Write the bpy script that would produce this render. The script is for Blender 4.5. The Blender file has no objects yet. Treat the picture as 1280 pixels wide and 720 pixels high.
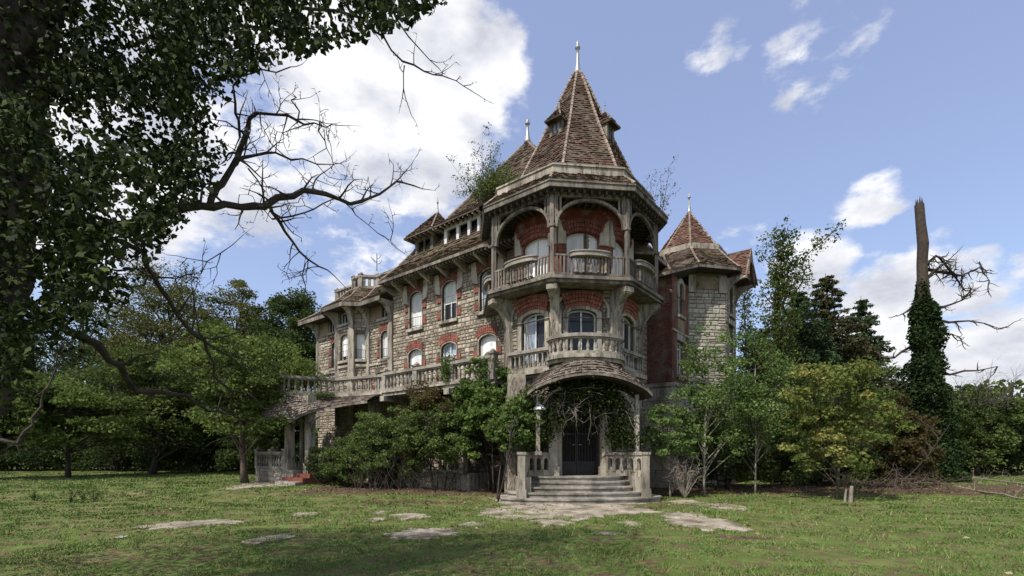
import bpy, math, random
import numpy as np
from mathutils import Vector, noise
from mathutils.geometry import tessellate_polygon

random.seed(7)
rng = np.random.default_rng(7)
SC = bpy.context.scene
COL = SC.collection
PI = math.pi

# ------------------------------------------------------------------ camera
EYE, F, YH = 1.6, 600.0, 565.0          # eye height, focal length in photo pixels, horizon row
cam_d = bpy.data.cameras.new('camera')
cam = bpy.data.objects.new('camera', cam_d); COL.objects.link(cam)
cam.location = (0, 0, EYE); cam.rotation_euler = (PI / 2, 0, 0)
cam_d.sensor_width = 36.0; cam_d.lens = 36.0 * F / 1280.0
cam_d.shift_y = (YH - 360.0) / 1280.0
cam_d.clip_start = 0.05; cam_d.clip_end = 2000
SC.camera = cam

# ------------------------------------------------------------------ light, sky, exposure
SUN_EL, SUN_AZ = math.radians(53), math.radians(221)      # azimuth measured clockwise from +Y
sd = Vector((math.sin(SUN_AZ) * math.cos(SUN_EL), math.cos(SUN_AZ) * math.cos(SUN_EL), math.sin(SUN_EL)))
sun_d = bpy.data.lights.new('sun', 'SUN'); sun_d.energy = 3.4; sun_d.angle = math.radians(0.6)
sun_d.color = (1.0, 0.94, 0.85)
sun = bpy.data.objects.new('sun', sun_d); COL.objects.link(sun)
sun.rotation_euler = sd.to_track_quat('Z', 'Y').to_euler(); sun.location = (0, 0, 40)
SC.view_settings.view_transform = 'Standard'; SC.view_settings.look = 'None'
SC.view_settings.exposure = 0.70; SC.view_settings.gamma = 1.0

def px_dir(x, y):
    return Vector(((x - 640) / F, 1.0, (YH - y) / F)).normalized()

W = bpy.data.worlds.new('World'); SC.world = W; W.use_nodes = True
def world():
    nt = W.node_tree; N = nt.nodes; L = nt.links; N.clear()
    out = N.new('ShaderNodeOutputWorld'); bg = N.new('ShaderNodeBackground')
    bg.inputs['Strength'].default_value = 0.15
    sky = N.new('ShaderNodeTexSky'); sky.sky_type = 'NISHITA'; sky.sun_disc = False
    sky.sun_elevation = SUN_EL; sky.sun_rotation = SUN_AZ; sky.air_density = 1.1; sky.dust_density = 1.2; sky.ozone_density = 2.5
    tc = N.new('ShaderNodeTexCoord')
    nrm = N.new('ShaderNodeVectorMath'); nrm.operation = 'NORMALIZE'; L.new(tc.outputs['Generated'], nrm.inputs[0])
    def M(op, a, b=None, c=None):
        n = N.new('ShaderNodeMath'); n.operation = op
        for i, v in enumerate((a, b, c)):
            if v is None: continue
            if isinstance(v, (int, float)): n.inputs[i].default_value = v
            else: L.new(v, n.inputs[i])
        return n.outputs[0]
    sep = N.new('ShaderNodeSeparateXYZ'); L.new(nrm.outputs[0], sep.inputs[0])
    # flattened direction so that the clouds stretch towards the horizon
    mp = N.new('ShaderNodeMapping'); mp.inputs['Scale'].default_value = (1, 1, 1.9); L.new(nrm.outputs[0], mp.inputs[0])
    def noise_tex(scale, detail, rough, off=0):
        n = N.new('ShaderNodeTexNoise'); n.inputs['Scale'].default_value = scale; n.inputs['Detail'].default_value = detail
        n.inputs['Roughness'].default_value = rough
        m = N.new('ShaderNodeMapping'); m.inputs['Location'].default_value = (off, off * .7, off * .3); L.new(mp.outputs[0], m.inputs[0])
        L.new(m.outputs[0], n.inputs['Vector']); return n.outputs['Fac']
    n1 = noise_tex(4.2, 9, 0.62, 3.1); n2 = noise_tex(14, 8, 0.6, 1.3)
    # cloud banks: centre (as a direction), angular radius, strength, flattening
    banks = [(455, 120, .30, 1.0), (550, 72, .17, .95), (600, 130, .08, .7), (350, 215, .26, .85), (450, 345, .16, .75), (330, 330, .2, .5), (540, 215, .12, .5),
             (985, 345, .13, .9), (1135, 368, .13, .9), (930, 298, .10, .7), (1100, 440, .17, .8), (1210, 370, .09, .8), (1250, 440, .16, .9), (1085, 252, .07, .66),
             (1020, 66, .13, .64), (910, 58, .08, .5), (230, 60, .3, .8), (60, 200, .3, .8), (1130, 40, .08, .3), (1278, 340, .05, .6)]
    tot = None
    for bx, by, rad, st in banks:
        d = px_dir(bx, by)
        dv = N.new('ShaderNodeVectorMath'); dv.operation = 'SUBTRACT'; L.new(nrm.outputs[0], dv.inputs[0]); dv.inputs[1].default_value = d
        sc = N.new('ShaderNodeVectorMath'); sc.operation = 'MULTIPLY'; L.new(dv.outputs[0], sc.inputs[0]); sc.inputs[1].default_value = (1, 1, 1.35)
        ln = N.new('ShaderNodeVectorMath'); ln.operation = 'LENGTH'; L.new(sc.outputs[0], ln.inputs[0])
        q = M('DIVIDE', ln.outputs['Value'], rad)
        g = M('MULTIPLY', M('MAXIMUM', M('SUBTRACT', 1.0, M('MULTIPLY', q, q)), 0.0), st)
        tot = g if tot is None else M('MAXIMUM', tot, g)
    # elsewhere broken cumulus from the noise alone
    front = M('MAXIMUM', M('MULTIPLY', M('SUBTRACT', sep.outputs['Y'], .25), 2.0), 0.0); front = M('MINIMUM', front, 1.0)
    els = M('MULTIPLY', M('SUBTRACT', 1.0, front), 0.30)
    dens = M('ADD', M('ADD', M('MULTIPLY', n1, 1.25), M('MULTIPLY', n2, .38)), M('ADD', M('MULTIPLY', tot, .62), els))
    ramp = N.new('ShaderNodeMapRange'); ramp.interpolation_type = 'SMOOTHSTEP'
    ramp.inputs['From Min'].default_value = 1.06; ramp.inputs['From Max'].default_value = 1.26
    L.new(dens, ramp.inputs['Value'])
    # shaded grey bellies
    n3 = noise_tex(6.5, 6, 0.55, 8.8)
    sh = N.new('ShaderNodeMapRange'); sh.inputs['From Min'].default_value = .36; sh.inputs['From Max'].default_value = .62
    L.new(n3, sh.inputs['Value'])
    ccol = N.new('ShaderNodeMix'); ccol.data_type = 'RGBA'; L.new(sh.outputs[0], ccol.inputs['Factor'])
    ccol.inputs['A'].default_value = (2.6, 2.7, 3.05, 1); ccol.inputs['B'].default_value = (4.6, 4.6, 4.7, 1)
    # a thin whitish veil over the blue
    veil = N.new('ShaderNodeMix'); veil.data_type = 'RGBA'; veil.inputs['Factor'].default_value = 0.5
    L.new(sky.outputs[0], veil.inputs['A']); veil.inputs['B'].default_value = (1.62, 1.76, 2.75, 1)
    mix = N.new('ShaderNodeMix'); mix.data_type = 'RGBA'; L.new(ramp.outputs[0], mix.inputs['Factor'])
    L.new(veil.outputs['Result'], mix.inputs['A']); L.new(ccol.outputs['Result'], mix.inputs['B'])
    L.new(mix.outputs['Result'], bg.inputs['Color']); L.new(bg.outputs[0], out.inputs[0])
world()

# ------------------------------------------------------------------ materials
CRACKS = set()
def mat(name, base, var=None, rough=.85, scale=3.0, grime=0.0, grime_col=(.06, .055, .045), attr=True, bump=.3, bscale=25, spec=.25, streak=False, metal=0.0, moss=0.0):
    """base/var: two colours mixed per piece (attribute v) and by noise; grime: share of dirt patches"""
    m = bpy.data.materials.new(name); m.use_nodes = True
    nt = m.node_tree; N = nt.nodes; L = nt.links
    b = N['Principled BSDF']; b.inputs['Roughness'].default_value = rough; b.inputs['Specular IOR Level'].default_value = spec
    b.inputs['Metallic'].default_value = metal
    geo = N.new('ShaderNodeNewGeometry')
    mp = N.new('ShaderNodeMapping'); L.new(geo.outputs['Position'], mp.inputs[0])
    if streak: mp.inputs['Scale'].default_value = (1, 1, .25)
    def tex(s, d=6, r=.6):
        n = N.new('ShaderNodeTexNoise'); n.inputs['Scale'].default_value = s; n.inputs['Detail'].default_value = d; n.inputs['Roughness'].default_value = r
        L.new(mp.outputs[0], n.inputs['Vector']); return n.outputs['Fac']
    n1 = tex(scale)
    at = N.new('ShaderNodeAttribute'); at.attribute_name = 'v'
    a = N.new('ShaderNodeMath'); a.operation = 'MULTIPLY_ADD'; L.new(at.outputs['Fac'], a.inputs[0]); a.inputs[1].default_value = .75 if attr else 0
    sub = N.new('ShaderNodeMapRange'); sub.inputs['From Min'].default_value = .3; sub.inputs['From Max'].default_value = .7
    sub.inputs['To Min'].default_value = -.25 if attr else 0; sub.inputs['To Max'].default_value = .5 if attr else 1
    L.new(n1, sub.inputs['Value']); L.new(sub.outputs[0], a.inputs[2])
    mx = N.new('ShaderNodeMix'); mx.data_type = 'RGBA'; mx.clamp_factor = True
    L.new(a.outputs[0], mx.inputs['Factor'])
    mx.inputs['A'].default_value = (*base, 1); mx.inputs['B'].default_value = (*(var or base), 1)
    col = mx.outputs['Result']
    def patch(colr, amount, s, seedoff):
        nonlocal col
        mm = N.new('ShaderNodeMapping'); mm.inputs['Location'].default_value = (seedoff, seedoff, 0); L.new(mp.outputs[0], mm.inputs[0])
        n = N.new('ShaderNodeTexNoise'); n.inputs['Scale'].default_value = s; n.inputs['Detail'].default_value = 7; n.inputs['Roughness'].default_value = .65
        L.new(mm.outputs[0], n.inputs['Vector'])
        r = N.new('ShaderNodeMapRange'); r.inputs['From Min'].default_value = .62 - amount * .25; r.inputs['From Max'].default_value = .72 - amount * .2
        r.inputs['To Max'].default_value = .75
        L.new(n.outputs['Fac'], r.inputs['Value'])
        x = N.new('ShaderNodeMix'); x.data_type = 'RGBA'; L.new(r.outputs[0], x.inputs['Factor']); L.new(col, x.inputs['A'])
        x.inputs['B'].default_value = (*colr, 1); col = x.outputs['Result']
    if grime: patch(grime_col, grime, 1.7, 4.0)
    if grime and streak: patch((.05, .045, .036), grime * .8, 7.0, 14.0)      # narrow black drip stains
    if moss: patch((.07, .085, .025), moss, 2.6, 9.0)
    if grime:      # broad weather stains, metres across
        big = N.new('ShaderNodeTexNoise'); big.inputs['Scale'].default_value = .8; big.inputs['Detail'].default_value = 4; big.inputs['Roughness'].default_value = .6
        sm_ = N.new('ShaderNodeMapping'); sm_.inputs['Scale'].default_value = (1, 1, .35); L.new(geo.outputs['Position'], sm_.inputs[0]); L.new(sm_.outputs[0], big.inputs['Vector'])
        br = N.new('ShaderNodeMapRange'); br.inputs['From Min'].default_value = .35; br.inputs['From Max'].default_value = .62; br.inputs['To Min'].default_value = .62; br.inputs['To Max'].default_value = 1.08
        L.new(big.outputs['Fac'], br.inputs['Value']); vm = N.new('ShaderNodeVectorMath'); vm.operation = 'SCALE'; L.new(col, vm.inputs[0]); L.new(br.outputs[0], vm.inputs['Scale']); col = vm.outputs[0]
    L.new(col, b.inputs['Base Color'])
    if bump:
        bp = N.new('ShaderNodeBump'); bp.inputs['Strength'].default_value = bump; bp.inputs['Distance'].default_value = .02
        L.new(tex(bscale, 5, .7), bp.inputs['Height']); L.new(bp.outputs[0], b.inputs['Normal'])
    return m

def leaf_mat(name, dark, light, accent=None, trans=.38, acc_amt=.85):
    m = bpy.data.materials.new(name); m.use_nodes = True
    nt = m.node_tree; N = nt.nodes; L = nt.links; N.remove(N['Principled BSDF'])
    at = N.new('ShaderNodeAttribute'); at.attribute_name = 'v'
    cr = N.new('ShaderNodeValToRGB'); L.new(at.outputs['Fac'], cr.inputs[0])
    e = cr.color_ramp.elements; e[0].color = (*dark, 1); e[1].color = (*light, 1); e[1].position = acc_amt
    if accent:
        q = e.new(.97); q.color = (*accent, 1)
    d = N.new('ShaderNodeBsdfPrincipled'); d.inputs['Roughness'].default_value = .7; d.inputs['Specular IOR Level'].default_value = .10
    t = N.new('ShaderNodeBsdfTranslucent'); ms = N.new('ShaderNodeMixShader'); ms.inputs[0].default_value = trans
    L.new(cr.outputs[0], d.inputs['Base Color']); L.new(cr.outputs[0], t.inputs['Color'])
    L.new(d.outputs[0], ms.inputs[1]); L.new(t.outputs[0], ms.inputs[2]); L.new(ms.outputs[0], N['Material Output'].inputs[0])
    return m

M_ = dict(
    rubble=mat('rubble_stone', (.23, .195, .15), (.48, .425, .335), scale=5, grime=.45, grime_col=(.13, .10, .075), bump=.6, bscale=18),
    mortar=mat('lime_mortar', (.075, .06, .045), (.14, .115, .085), scale=4, bump=.5),
    ashlar=mat('ashlar_stone', (.30, .275, .225), (.50, .46, .38), scale=4, grime=.35, grime_col=(.13, .115, .09), bump=.4),
    brick=mat('red_brick', (.16, .055, .04), (.30, .115, .08), scale=6, grime=.35, grime_col=(.09, .04, .03), bump=.4),
    brickwall=mat('dark_red_brick', (.13, .036, .027), (.25, .068, .046), scale=2.5, grime=.4, grime_col=(.3, .25, .21), bump=.4),
    trim=mat('weathered_stone_trim', (.27, .24, .19), (.46, .42, .34), scale=2.5, grime=.55, grime_col=(.13, .11, .085), attr=False, bump=.4, streak=True),
    cream=mat('cream_dressed_stone', (.36, .32, .25), (.56, .51, .41), scale=3, grime=.35, grime_col=(.2, .17, .13), attr=False, bump=.4),
    rail=mat('grey_weathered_balustrade_stone', (.20, .18, .15), (.37, .335, .28), scale=5, grime=.5, grime_col=(.09, .08, .06), attr=False, bump=.5),
    wood=mat('weathered_timber', (.13, .112, .09), (.28, .245, .20), scale=4, grime=.6, grime_col=(.07, .06, .05), attr=False, bump=.4, streak=True),
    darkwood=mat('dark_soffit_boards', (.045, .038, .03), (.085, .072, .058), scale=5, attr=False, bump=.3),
    tile=mat('clay_roof_tiles', (.05, .032, .023), (.165, .10, .072), scale=2.2, grime=.5, grime_col=(.15, .125, .095), bump=.5, bscale=30, moss=.0),
    tilered=mat('red_clay_roof_tiles', (.075, .040, .029), (.205, .108, .076), scale=2.5, grime=.35, grime_col=(.16, .14, .11), bump=.5),
    tilemoss=mat('mossy_clay_roof_tiles', (.055, .037, .027), (.18, .115, .08), scale=2.2, grime=.5, grime_col=(.15, .125, .095), bump=.5, moss=.45),
    tilegrey=mat('lichen_grey_roof_tiles', (.06, .046, .037), (.24, .19, .155), scale=5, grime=.5, grime_col=(.24, .21, .175), bump=.5),
    ridge=mat('ridge_tiles', (.15, .115, .09), (.31, .25, .2), scale=5, bump=.4),
    blind=mat('white_roller_blind', (.72, .74, .72), (.82, .83, .81), scale=2, attr=False, bump=0, rough=.6, grime=.10, grime_col=(.5, .5, .45)),
    white=mat('white_window_paint', (.50, .50, .47), (.64, .63, .60), scale=4, attr=False, bump=.1, rough=.6),
    iron=mat('dark_iron', (.018, .018, .019), (.035, .034, .032), scale=8, attr=False, bump=.1, rough=.5, metal=.3),
    lead=mat('zinc_finial', (.22, .22, .22), (.38, .38, .37), scale=6, attr=False, bump=.1, rough=.45, metal=.5),
    panel=mat('ochre_render_panel', (.22, .16, .10), (.32, .25, .16), scale=3, attr=False, grime=.4, bump=.3),
    step=mat('worn_step_stone', (.22, .20, .165), (.38, .35, .30), scale=6, attr=False, grime=.5, grime_col=(.10, .095, .07), bump=.5),
    redtile=mat('red_floor_tiles', (.18, .06, .04), (.28, .10, .07), scale=6, attr=False, grime=.3),
    concrete=mat('broken_concrete', (.27, .23, .175), (.46, .40, .32), scale=7, attr=False, grime=.6, grime_col=(.13, .105, .065), moss=.25, bump=.9, bscale=30),
    bark=mat('grey_brown_bark', (.06, .045, .032), (.14, .108, .078), scale=7, attr=False, bump=1.0, bscale=14),
    snag=mat('old_snag_bark', (.028, .022, .017), (.075, .058, .043), scale=6, attr=True, bump=1.0, bscale=10),
    barkdark=mat('dark_bark', (.03, .025, .02), (.075, .062, .048), scale=7, attr=False, bump=.8, bscale=14),
    barkpale=mat('pale_sapling_bark', (.22, .20, .16), (.34, .31, .26), scale=7, attr=False, bump=.4),
    deadwood=mat('dead_grey_wood', (.15, .125, .10), (.29, .25, .205), scale=6, attr=False, bump=.6),
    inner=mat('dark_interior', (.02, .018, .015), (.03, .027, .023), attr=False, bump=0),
)
def glass():
    m = bpy.data.materials.new('old_window_glass'); m.use_nodes = True
    b = m.node_tree.nodes['Principled BSDF']; b.inputs['Base Color'].default_value = (.02, .024, .028, 1)
    b.inputs['Roughness'].default_value = .06; b.inputs['Specular IOR Level'].default_value = .3
    return m
M_['glass'] = glass()
def glassblue():
    m = bpy.data.materials.new('painted_reflection_glass'); m.use_nodes = True
    b = m.node_tree.nodes['Principled BSDF']; b.inputs['Base Color'].default_value = (.30, .36, .44, 1)  # pale blue of the reflected sky is put into the base colour
    b.inputs['Roughness'].default_value = .08; b.inputs['Specular IOR Level'].default_value = .8
    return m
M_['glassblue'] = glassblue()

# ------------------------------------------------------------------ mesh helpers
def tag(o, label=None, cat=None, group=None, kind=None):
    if label: o['label'] = label
    if cat: o['category'] = cat
    if group: o['group'] = group
    if kind: o['kind'] = kind
    return o

ORG = {}
def empty(name, loc):
    o = bpy.data.objects.new(name, None); COL.objects.link(o); o.location = loc; o.empty_display_size = .3
    ORG[o] = Vector(loc); return o
def origin_of(parent):
    return ORG.get(parent, Vector((0, 0, 0)))

class MB:
    def __init__(s): s.v = []; s.f = []; s.a = []; s.val = 0.5
    def face(s, pts, val=None):
        i = len(s.v); s.v.extend(tuple(p) for p in pts); s.f.append(tuple(range(i, i + len(pts)))); s.a.append(s.val if val is None else val)
    def mesh(s, name, off, smooth=False):
        me = bpy.data.meshes.new(name)
        vs = np.array(s.v, dtype=float).reshape(-1, 3) - np.array(off)
        me.from_pydata(vs.tolist(), [], s.f)
        at = me.attributes.new('v', 'FLOAT', 'FACE'); at.data.foreach_set('value', s.a)
        if smooth: me.polygons.foreach_set('use_smooth', [True] * len(me.polygons))
        return me
    def build(s, name, m, parent=None, loc=None, smooth=False, kind=None):
        off = origin_of(parent) if parent else Vector(loc or (0, 0, 0))
        o = bpy.data.objects.new(name, s.mesh(name, off, smooth)); COL.objects.link(o)
        o.data.materials.append(M_[m] if isinstance(m, str) else m)
        if parent: o.parent = parent; ORG[o] = off
        else: o.location = off; ORG[o] = off
        if kind: o['kind'] = kind
        return o
    # box in a frame
    def box(s, P, u0, u1, z0, z1, n0, n1, val=None):
        c = [P(u, z, n) for n in (n0, n1) for (u, z) in ((u0, z0), (u1, z0), (u1, z1), (u0, z1))]
        for q in ((4, 5, 6, 7), (1, 0, 3, 2), (0, 4, 7, 3), (5, 1, 2, 6), (7, 6, 2, 3), (0, 1, 5, 4)):
            s.face([c[k] for k in q], val)
    # polygon (list of (u,z)) with holes, from n0 (back) to n1 (front)
    def plate(s, P, outer, holes, n0, n1, back=True, val=None, edge=True):
        loops = [outer] + list(holes)
        flat = [p for lp in loops for p in lp]
        tris = tessellate_polygon([[Vector((p[0], p[1], 0)) for p in lp] for lp in loops])
        for t in tris:
            a, b, c = (flat[k] for k in t)
            if (b[0] - a[0]) * (c[1] - a[1]) - (b[1] - a[1]) * (c[0] - a[0]) < 0: a, b = b, a
            s.face([P(*a, n1), P(*b, n1), P(*c, n1)], val)
            if back: s.face([P(*b, n0), P(*a, n0), P(*c, n0)], val)
        for k, lp in enumerate(loops):
            if k == 0 and not edge: continue
            for i in range(len(lp)):
                p, q = lp[i], lp[(i + 1) % len(lp)]
                s.face([P(*p, n0), P(*q, n0), P(*q, n1), P(*p, n1)], val)
    def tube(s, pts, rad, seg=6, cap=True, val=None):
        pts = [Vector(p) for p in pts]
        if not hasattr(rad, '__len__'): rad = [rad] * len(pts)
        rings = []; base = len(s.v)
        up = Vector((0.13, 0.21, 1)).normalized()
        x = None
        for i, p in enumerate(pts):
            d = (pts[min(i + 1, len(pts) - 1)] - pts[max(i - 1, 0)])
            if d.length < 1e-9: d = Vector((0, 0, 1))
            d.normalize()
            if x is None:
                x = d.cross(up)
                if x.length < .05: x = d.cross(Vector((1, 0, 0)))
            else: x = x - d * x.dot(d)
            x.normalize(); y = d.cross(x)
            for k in range(seg):
                a = 2 * PI * k / seg
                s.v.append(tuple(p + (x * math.cos(a) + y * math.sin(a)) * rad[i]))
        for i in range(len(pts) - 1):
            for k in range(seg):
                a = base + i * seg + k; b = base + i * seg + (k + 1) % seg
                s.f.append((a, b, b + seg, a + seg)); s.a.append(s.val if val is None else val)
        if cap:
            s.f.append(tuple(base + k for k in range(seg))[::-1]); s.a.append(s.val)
            e = base + (len(pts) - 1) * seg
            s.f.append(tuple(e + k for k in range(seg))); s.a.append(s.val)
    def lathe(s, c, prof, seg=8, rot=0.0):
        c = Vector(c); base = len(s.v)
        for r, z in prof:
            for k in range(seg):
                a = 2 * PI * k / seg + rot; s.v.append((c.x + r * math.cos(a), c.y + r * math.sin(a), c.z + z))
        for i in range(len(prof) - 1):
            for k in range(seg):
                a = base + i * seg + k; b = base + i * seg + (k + 1) % seg
                s.f.append((a, b, b + seg, a + seg)); s.a.append(s.val)
        s.f.append(tuple(base + k for k in range(seg))[::-1]); s.a.append(s.val)
        e = base + (len(prof) - 1) * seg
        s.f.append(tuple(e + k for k in range(seg))); s.a.append(s.val)

def obj_from(me, name, parent, loc=(0, 0, 0), rz=0):
    o = bpy.data.objects.new(name, me); COL.objects.link(o); o.parent = parent
    o.location = loc; o.rotation_euler = (0, 0, rz); ORG[o] = origin_of(parent); return o

def np_mesh(name, verts, quads, vals, m):
    """fast mesh from numpy arrays (quads: Nx4 or tris Nx3)"""
    me = bpy.data.meshes.new(name); n = len(quads); k = quads.shape[1]
    me.vertices.add(len(verts)); me.vertices.foreach_set('co', verts.astype(np.float32).ravel())
    me.loops.add(n * k); me.loops.foreach_set('vertex_index', quads.astype(np.int32).ravel())
    me.polygons.add(n); me.polygons.foreach_set('loop_start', (np.arange(n) * k).astype(np.int32))
    me.update(calc_edges=True)
    at = me.attributes.new('v', 'FLOAT', 'FACE'); at.data.foreach_set('value', vals.astype(np.float32))
    me.materials.append(M_[m] if isinstance(m, str) else m)
    return me

def leaf_arrays(cen, size, vals, aspect=.6, droop=.3, flat=.5):
    """one bent kite (two triangles) per leaf"""
    n = len(cen); d = rng.normal(size=(n, 3)); d[:, 2] = d[:, 2] * flat - droop
    d /= np.linalg.norm(d, axis=1)[:, None] + 1e-9
    r = rng.normal(size=(n, 3)); r[:, 2] *= flat; w = np.cross(d, r); w /= np.linalg.norm(w, axis=1)[:, None] + 1e-9
    nn = np.cross(d, w)
    sz = (size * rng.uniform(.45, 1.55, n))[:, None]
    v = np.empty((n, 4, 3)); v[:, 0] = cen - d * sz * .5; v[:, 2] = cen + d * sz * .5
    m = cen - d * sz * .08 + nn * sz * .12
    v[:, 1] = m + w * sz * aspect * .5; v[:, 3] = m - w * sz * aspect * .5
    return v.reshape(-1, 3), np.arange(n * 4).reshape(n, 4), vals

def leaves(name, cen, size, vals, m, parent=None, loc=None, **kw):
    off = np.array(origin_of(parent) if parent else (loc or (0, 0, 0)))
    v, q, a = leaf_arrays(cen, size, vals, **kw)
    o = bpy.data.objects.new(name, np_mesh(name, v - off, q, a, m)); COL.objects.link(o)
    if parent: o.parent = parent
    else: o.location = off
    ORG[o] = Vector(off); return o

def U(x, y, Y):       # photo pixel at depth Y -> place in the world
    return Vector(((x - 640) / F * Y, Y, EYE + (YH - y) / F * Y))
def G(x, y):          # photo pixel of a point on the ground -> place
    return U(x, y, EYE * F / (y - YH))
# ================================================================== THE MANSION
V2 = lambda p: Vector((p[0], p[1]))
N0 = Vector((.1105, -.9939)); DL = Vector((-.7809, .6247)); DR = Vector((.6247, .7809)); NL = -DR; NR = -DL
T0 = Vector((2.32, 19.0)); TT = Vector((2.25, 19.0))
A0 = math.atan2(N0.y, N0.x)
def WP(s, a): return T0 + NL * a + DL * s            # wing coordinates: s along the front, a outwards
def frame(o, n):
    o = Vector(o); n = Vector(n).normalized(); u = Vector((-n.y, n.x))
    def P(uu, z, nn=0.0):
        q = o + u * uu + n * nn; return Vector((q.x, q.y, z))
    return P
def frame2(p, q):                                    # from left point p to right point q as seen from outside
    p = Vector(p); q = Vector(q); d = (q - p).normalized()
    return frame(p, (d.y, -d.x)), (q - p).length
def octn(k): a = A0 + k * PI / 4; return Vector((math.cos(a), math.sin(a)))
def ov(C, A, k):
    a = A0 + PI / 8 + k * PI / 4; R = A / math.cos(PI / 8); return Vector((C[0] + R * math.cos(a), C[1] + R * math.sin(a)))
def v3(p, z): return Vector((p[0], p[1], z))

mansion = empty('mansion', (TT.x, TT.y, 0))
tag(mansion, 'derelict turreted stone and red brick mansion with steep tiled spire, wooden balcony and balustraded terraces', 'mansion')

def offset_line(pts, d, closed=False):
    """offset an open/closed polyline to its outward side (pts run left to right seen from outside)"""
    pts = [V2(p) for p in pts]; out = []; n = len(pts)
    for i, p in enumerate(pts):
        ns = []
        if i > 0 or closed:
            e = (p - pts[i - 1]).normalized(); ns.append(Vector((e.y, -e.x)))
        if i < n - 1 or closed:
            e = (pts[(i + 1) % n] - p).normalized(); ns.append(Vector((e.y, -e.x)))
        if len(ns) == 1: out.append(p + ns[0] * d)
        else:
            m = (ns[0] + ns[1]).normalized(); out.append(p + m * (d / max(.35, m.dot(ns[0]))))
    return out

def sweep(mb, pts, w, z0, z1, closed=False, off=0.0):
    a = offset_line(pts, off + w / 2, closed); b = offset_line(pts, off - w / 2, closed)
    n = len(a); rg = range(n if closed else n - 1)
    for i in rg:
        j = (i + 1) % n
        A, B, C, D = a[i], a[j], b[j], b[i]
        mb.face([v3(A, z0), v3(B, z0), v3(B, z1), v3(A, z1)])
        mb.face([v3(C, z0), v3(D, z0), v3(D, z1), v3(C, z1)])
        mb.face([v3(A, z1), v3(B, z1), v3(C, z1), v3(D, z1)])
        mb.face([v3(D, z0), v3(C, z0), v3(B, z0), v3(A, z0)])
    if not closed:
        for A, D, s in ((a[0], b[0], 1), (a[-1], b[-1], -1)):
            q = [v3(A, z0), v3(A, z1), v3(D, z1), v3(D, z0)]; mb.face(q if s > 0 else q[::-1])

def tiles(mb, bl, br, tr, tl, row=.15, w=.18, th=.028, base=True, jit=1.0):
    nrm = (br - bl).cross(tl - bl)
    if nrm.length < 1e-6: nrm = (tr - bl).cross(tl - bl)
    nrm.normalize()
    L = ((tl + tr) / 2 - (bl + br) / 2).length; rows = max(1, round(L / row))
    for i in range(rows):
        t0 = i / rows; t1 = min(1.0, (i + 1.2) / rows)
        l0 = bl.lerp(tl, t0); r0 = br.lerp(tr, t0); l1 = bl.lerp(tl, t1); r1 = br.lerp(tr, t1)
        n = max(1, round((r0 - l0).length / w)); sh = .5 if i % 2 else 0
        ks = [-sh + k for k in range(n + 2)]
        for k in ks:
            fa = max(0, k / n); fb = min(1, (k + 1) / n)
            if fb - fa < .02: continue
            g = .04 / n
            fa += g; fb -= g
            ta = th * random.uniform(.6, 1.0 + 1.1 * jit); tb = ta + random.uniform(-.006, .006) * jit
            val = min(1, max(0, random.gauss(.45, .25)))
            a, b, c, d = l0.lerp(r0, fa), l0.lerp(r0, fb), l1.lerp(r1, fb), l1.lerp(r1, fa)
            if random.random() < .022 * jit: continue
            A = a + nrm * ta; B = b + nrm * tb
            mb.face([A, B, c + nrm * .004, d + nrm * .004], val)
            mb.face([a, b, B, A], val * .8)
            mb.face([a, A, d + nrm * .004], val); mb.face([b, c + nrm * .004, B], val)
    if base: mb.face([bl, br, tr, tl], .1)

def hips(mb, p, q, step=.22, r=.055):
    L = (q - p).length; n = max(1, int(L / step)); d = (q - p) / n
    for i in range(n):
        a = p + d * i; b = a + d * 1.08
        mb.tube([a, b], [r * random.uniform(1.0, 1.2), r * .8], 6, val=random.random())

def stone(mb, P, u0, u1, z0, z1, depth, val, n0=0.0):
    g = .02; e = min(.03, (z1 - z0) * .16)
    u0 += g * random.random() + .004; u1 -= g * random.random() + .004; z0 += g * random.random() + .003; z1 -= g * random.random() + .003
    if u1 - u0 < .03 or z1 - z0 < .03: return
    d = [n0 + depth * random.uniform(.55, 1.15) for _ in range(4)]
    j = lambda: random.uniform(-.006, .006)
    o = [(u0, z0), (u1, z0), (u1, z1), (u0, z1)]
    c = [(u0 + e + j(), z0 + e + j()), (u1 - e + j(), z0 + e + j()), (u1 - e + j(), z1 - e + j()), (u0 + e + j(), z1 - e + j())]
    B = [P(*p, n0) for p in o]; Cc = [P(*p, dd) for p, dd in zip(c, d)]
    mb.face(Cc, val)
    for i in range(4):
        k = (i + 1) % 4; mb.face([B[i], B[k], Cc[k], Cc[i]], val)

def stone_fill(mb, P, u0, u1, z0, z1, h=.175, wr=(.14, .32), depth=.035, blocks=(), n0=0.0):
    rows = max(1, round((z1 - z0) / h)); h = (z1 - z0) / rows
    hs = [random.uniform(.7, 1.35) if h > .12 else 1 for _ in range(rows)]; k_ = (z1 - z0) / sum(hs); zz = z0
    for r in range(rows):
        za = zz; zb = zz = zz + hs[r] * k_; h = zb - za
        iv = [(u0, u1)]
        for (a, b, c, d) in blocks:
            if c < zb - .01 and d > za + .01:
                new = []
                for (x, y) in iv:
                    if b <= x or a >= y: new.append((x, y)); continue
                    if a > x: new.append((x, a))
                    if b < y: new.append((b, y))
                iv = new
        for (x, y) in iv:
            u = x
            while u < y - .02:
                w = random.uniform(*wr); e = u + w
                if y - e < wr[0] * .6: e = y
                v = min(1, max(0, random.gauss(.5, .27)))
                if random.random() < .12 and h > .12 and e - u > .15:
                    m = random.uniform(.4, .6)
                    stone(mb, P, u, e, za, za + h * m, depth, v, n0); stone(mb, P, u, e, za + h * m, zb, depth, min(1, v + .2), n0)
                else: stone(mb, P, u, e, za, zb, depth, v, n0)
                u = e

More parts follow.
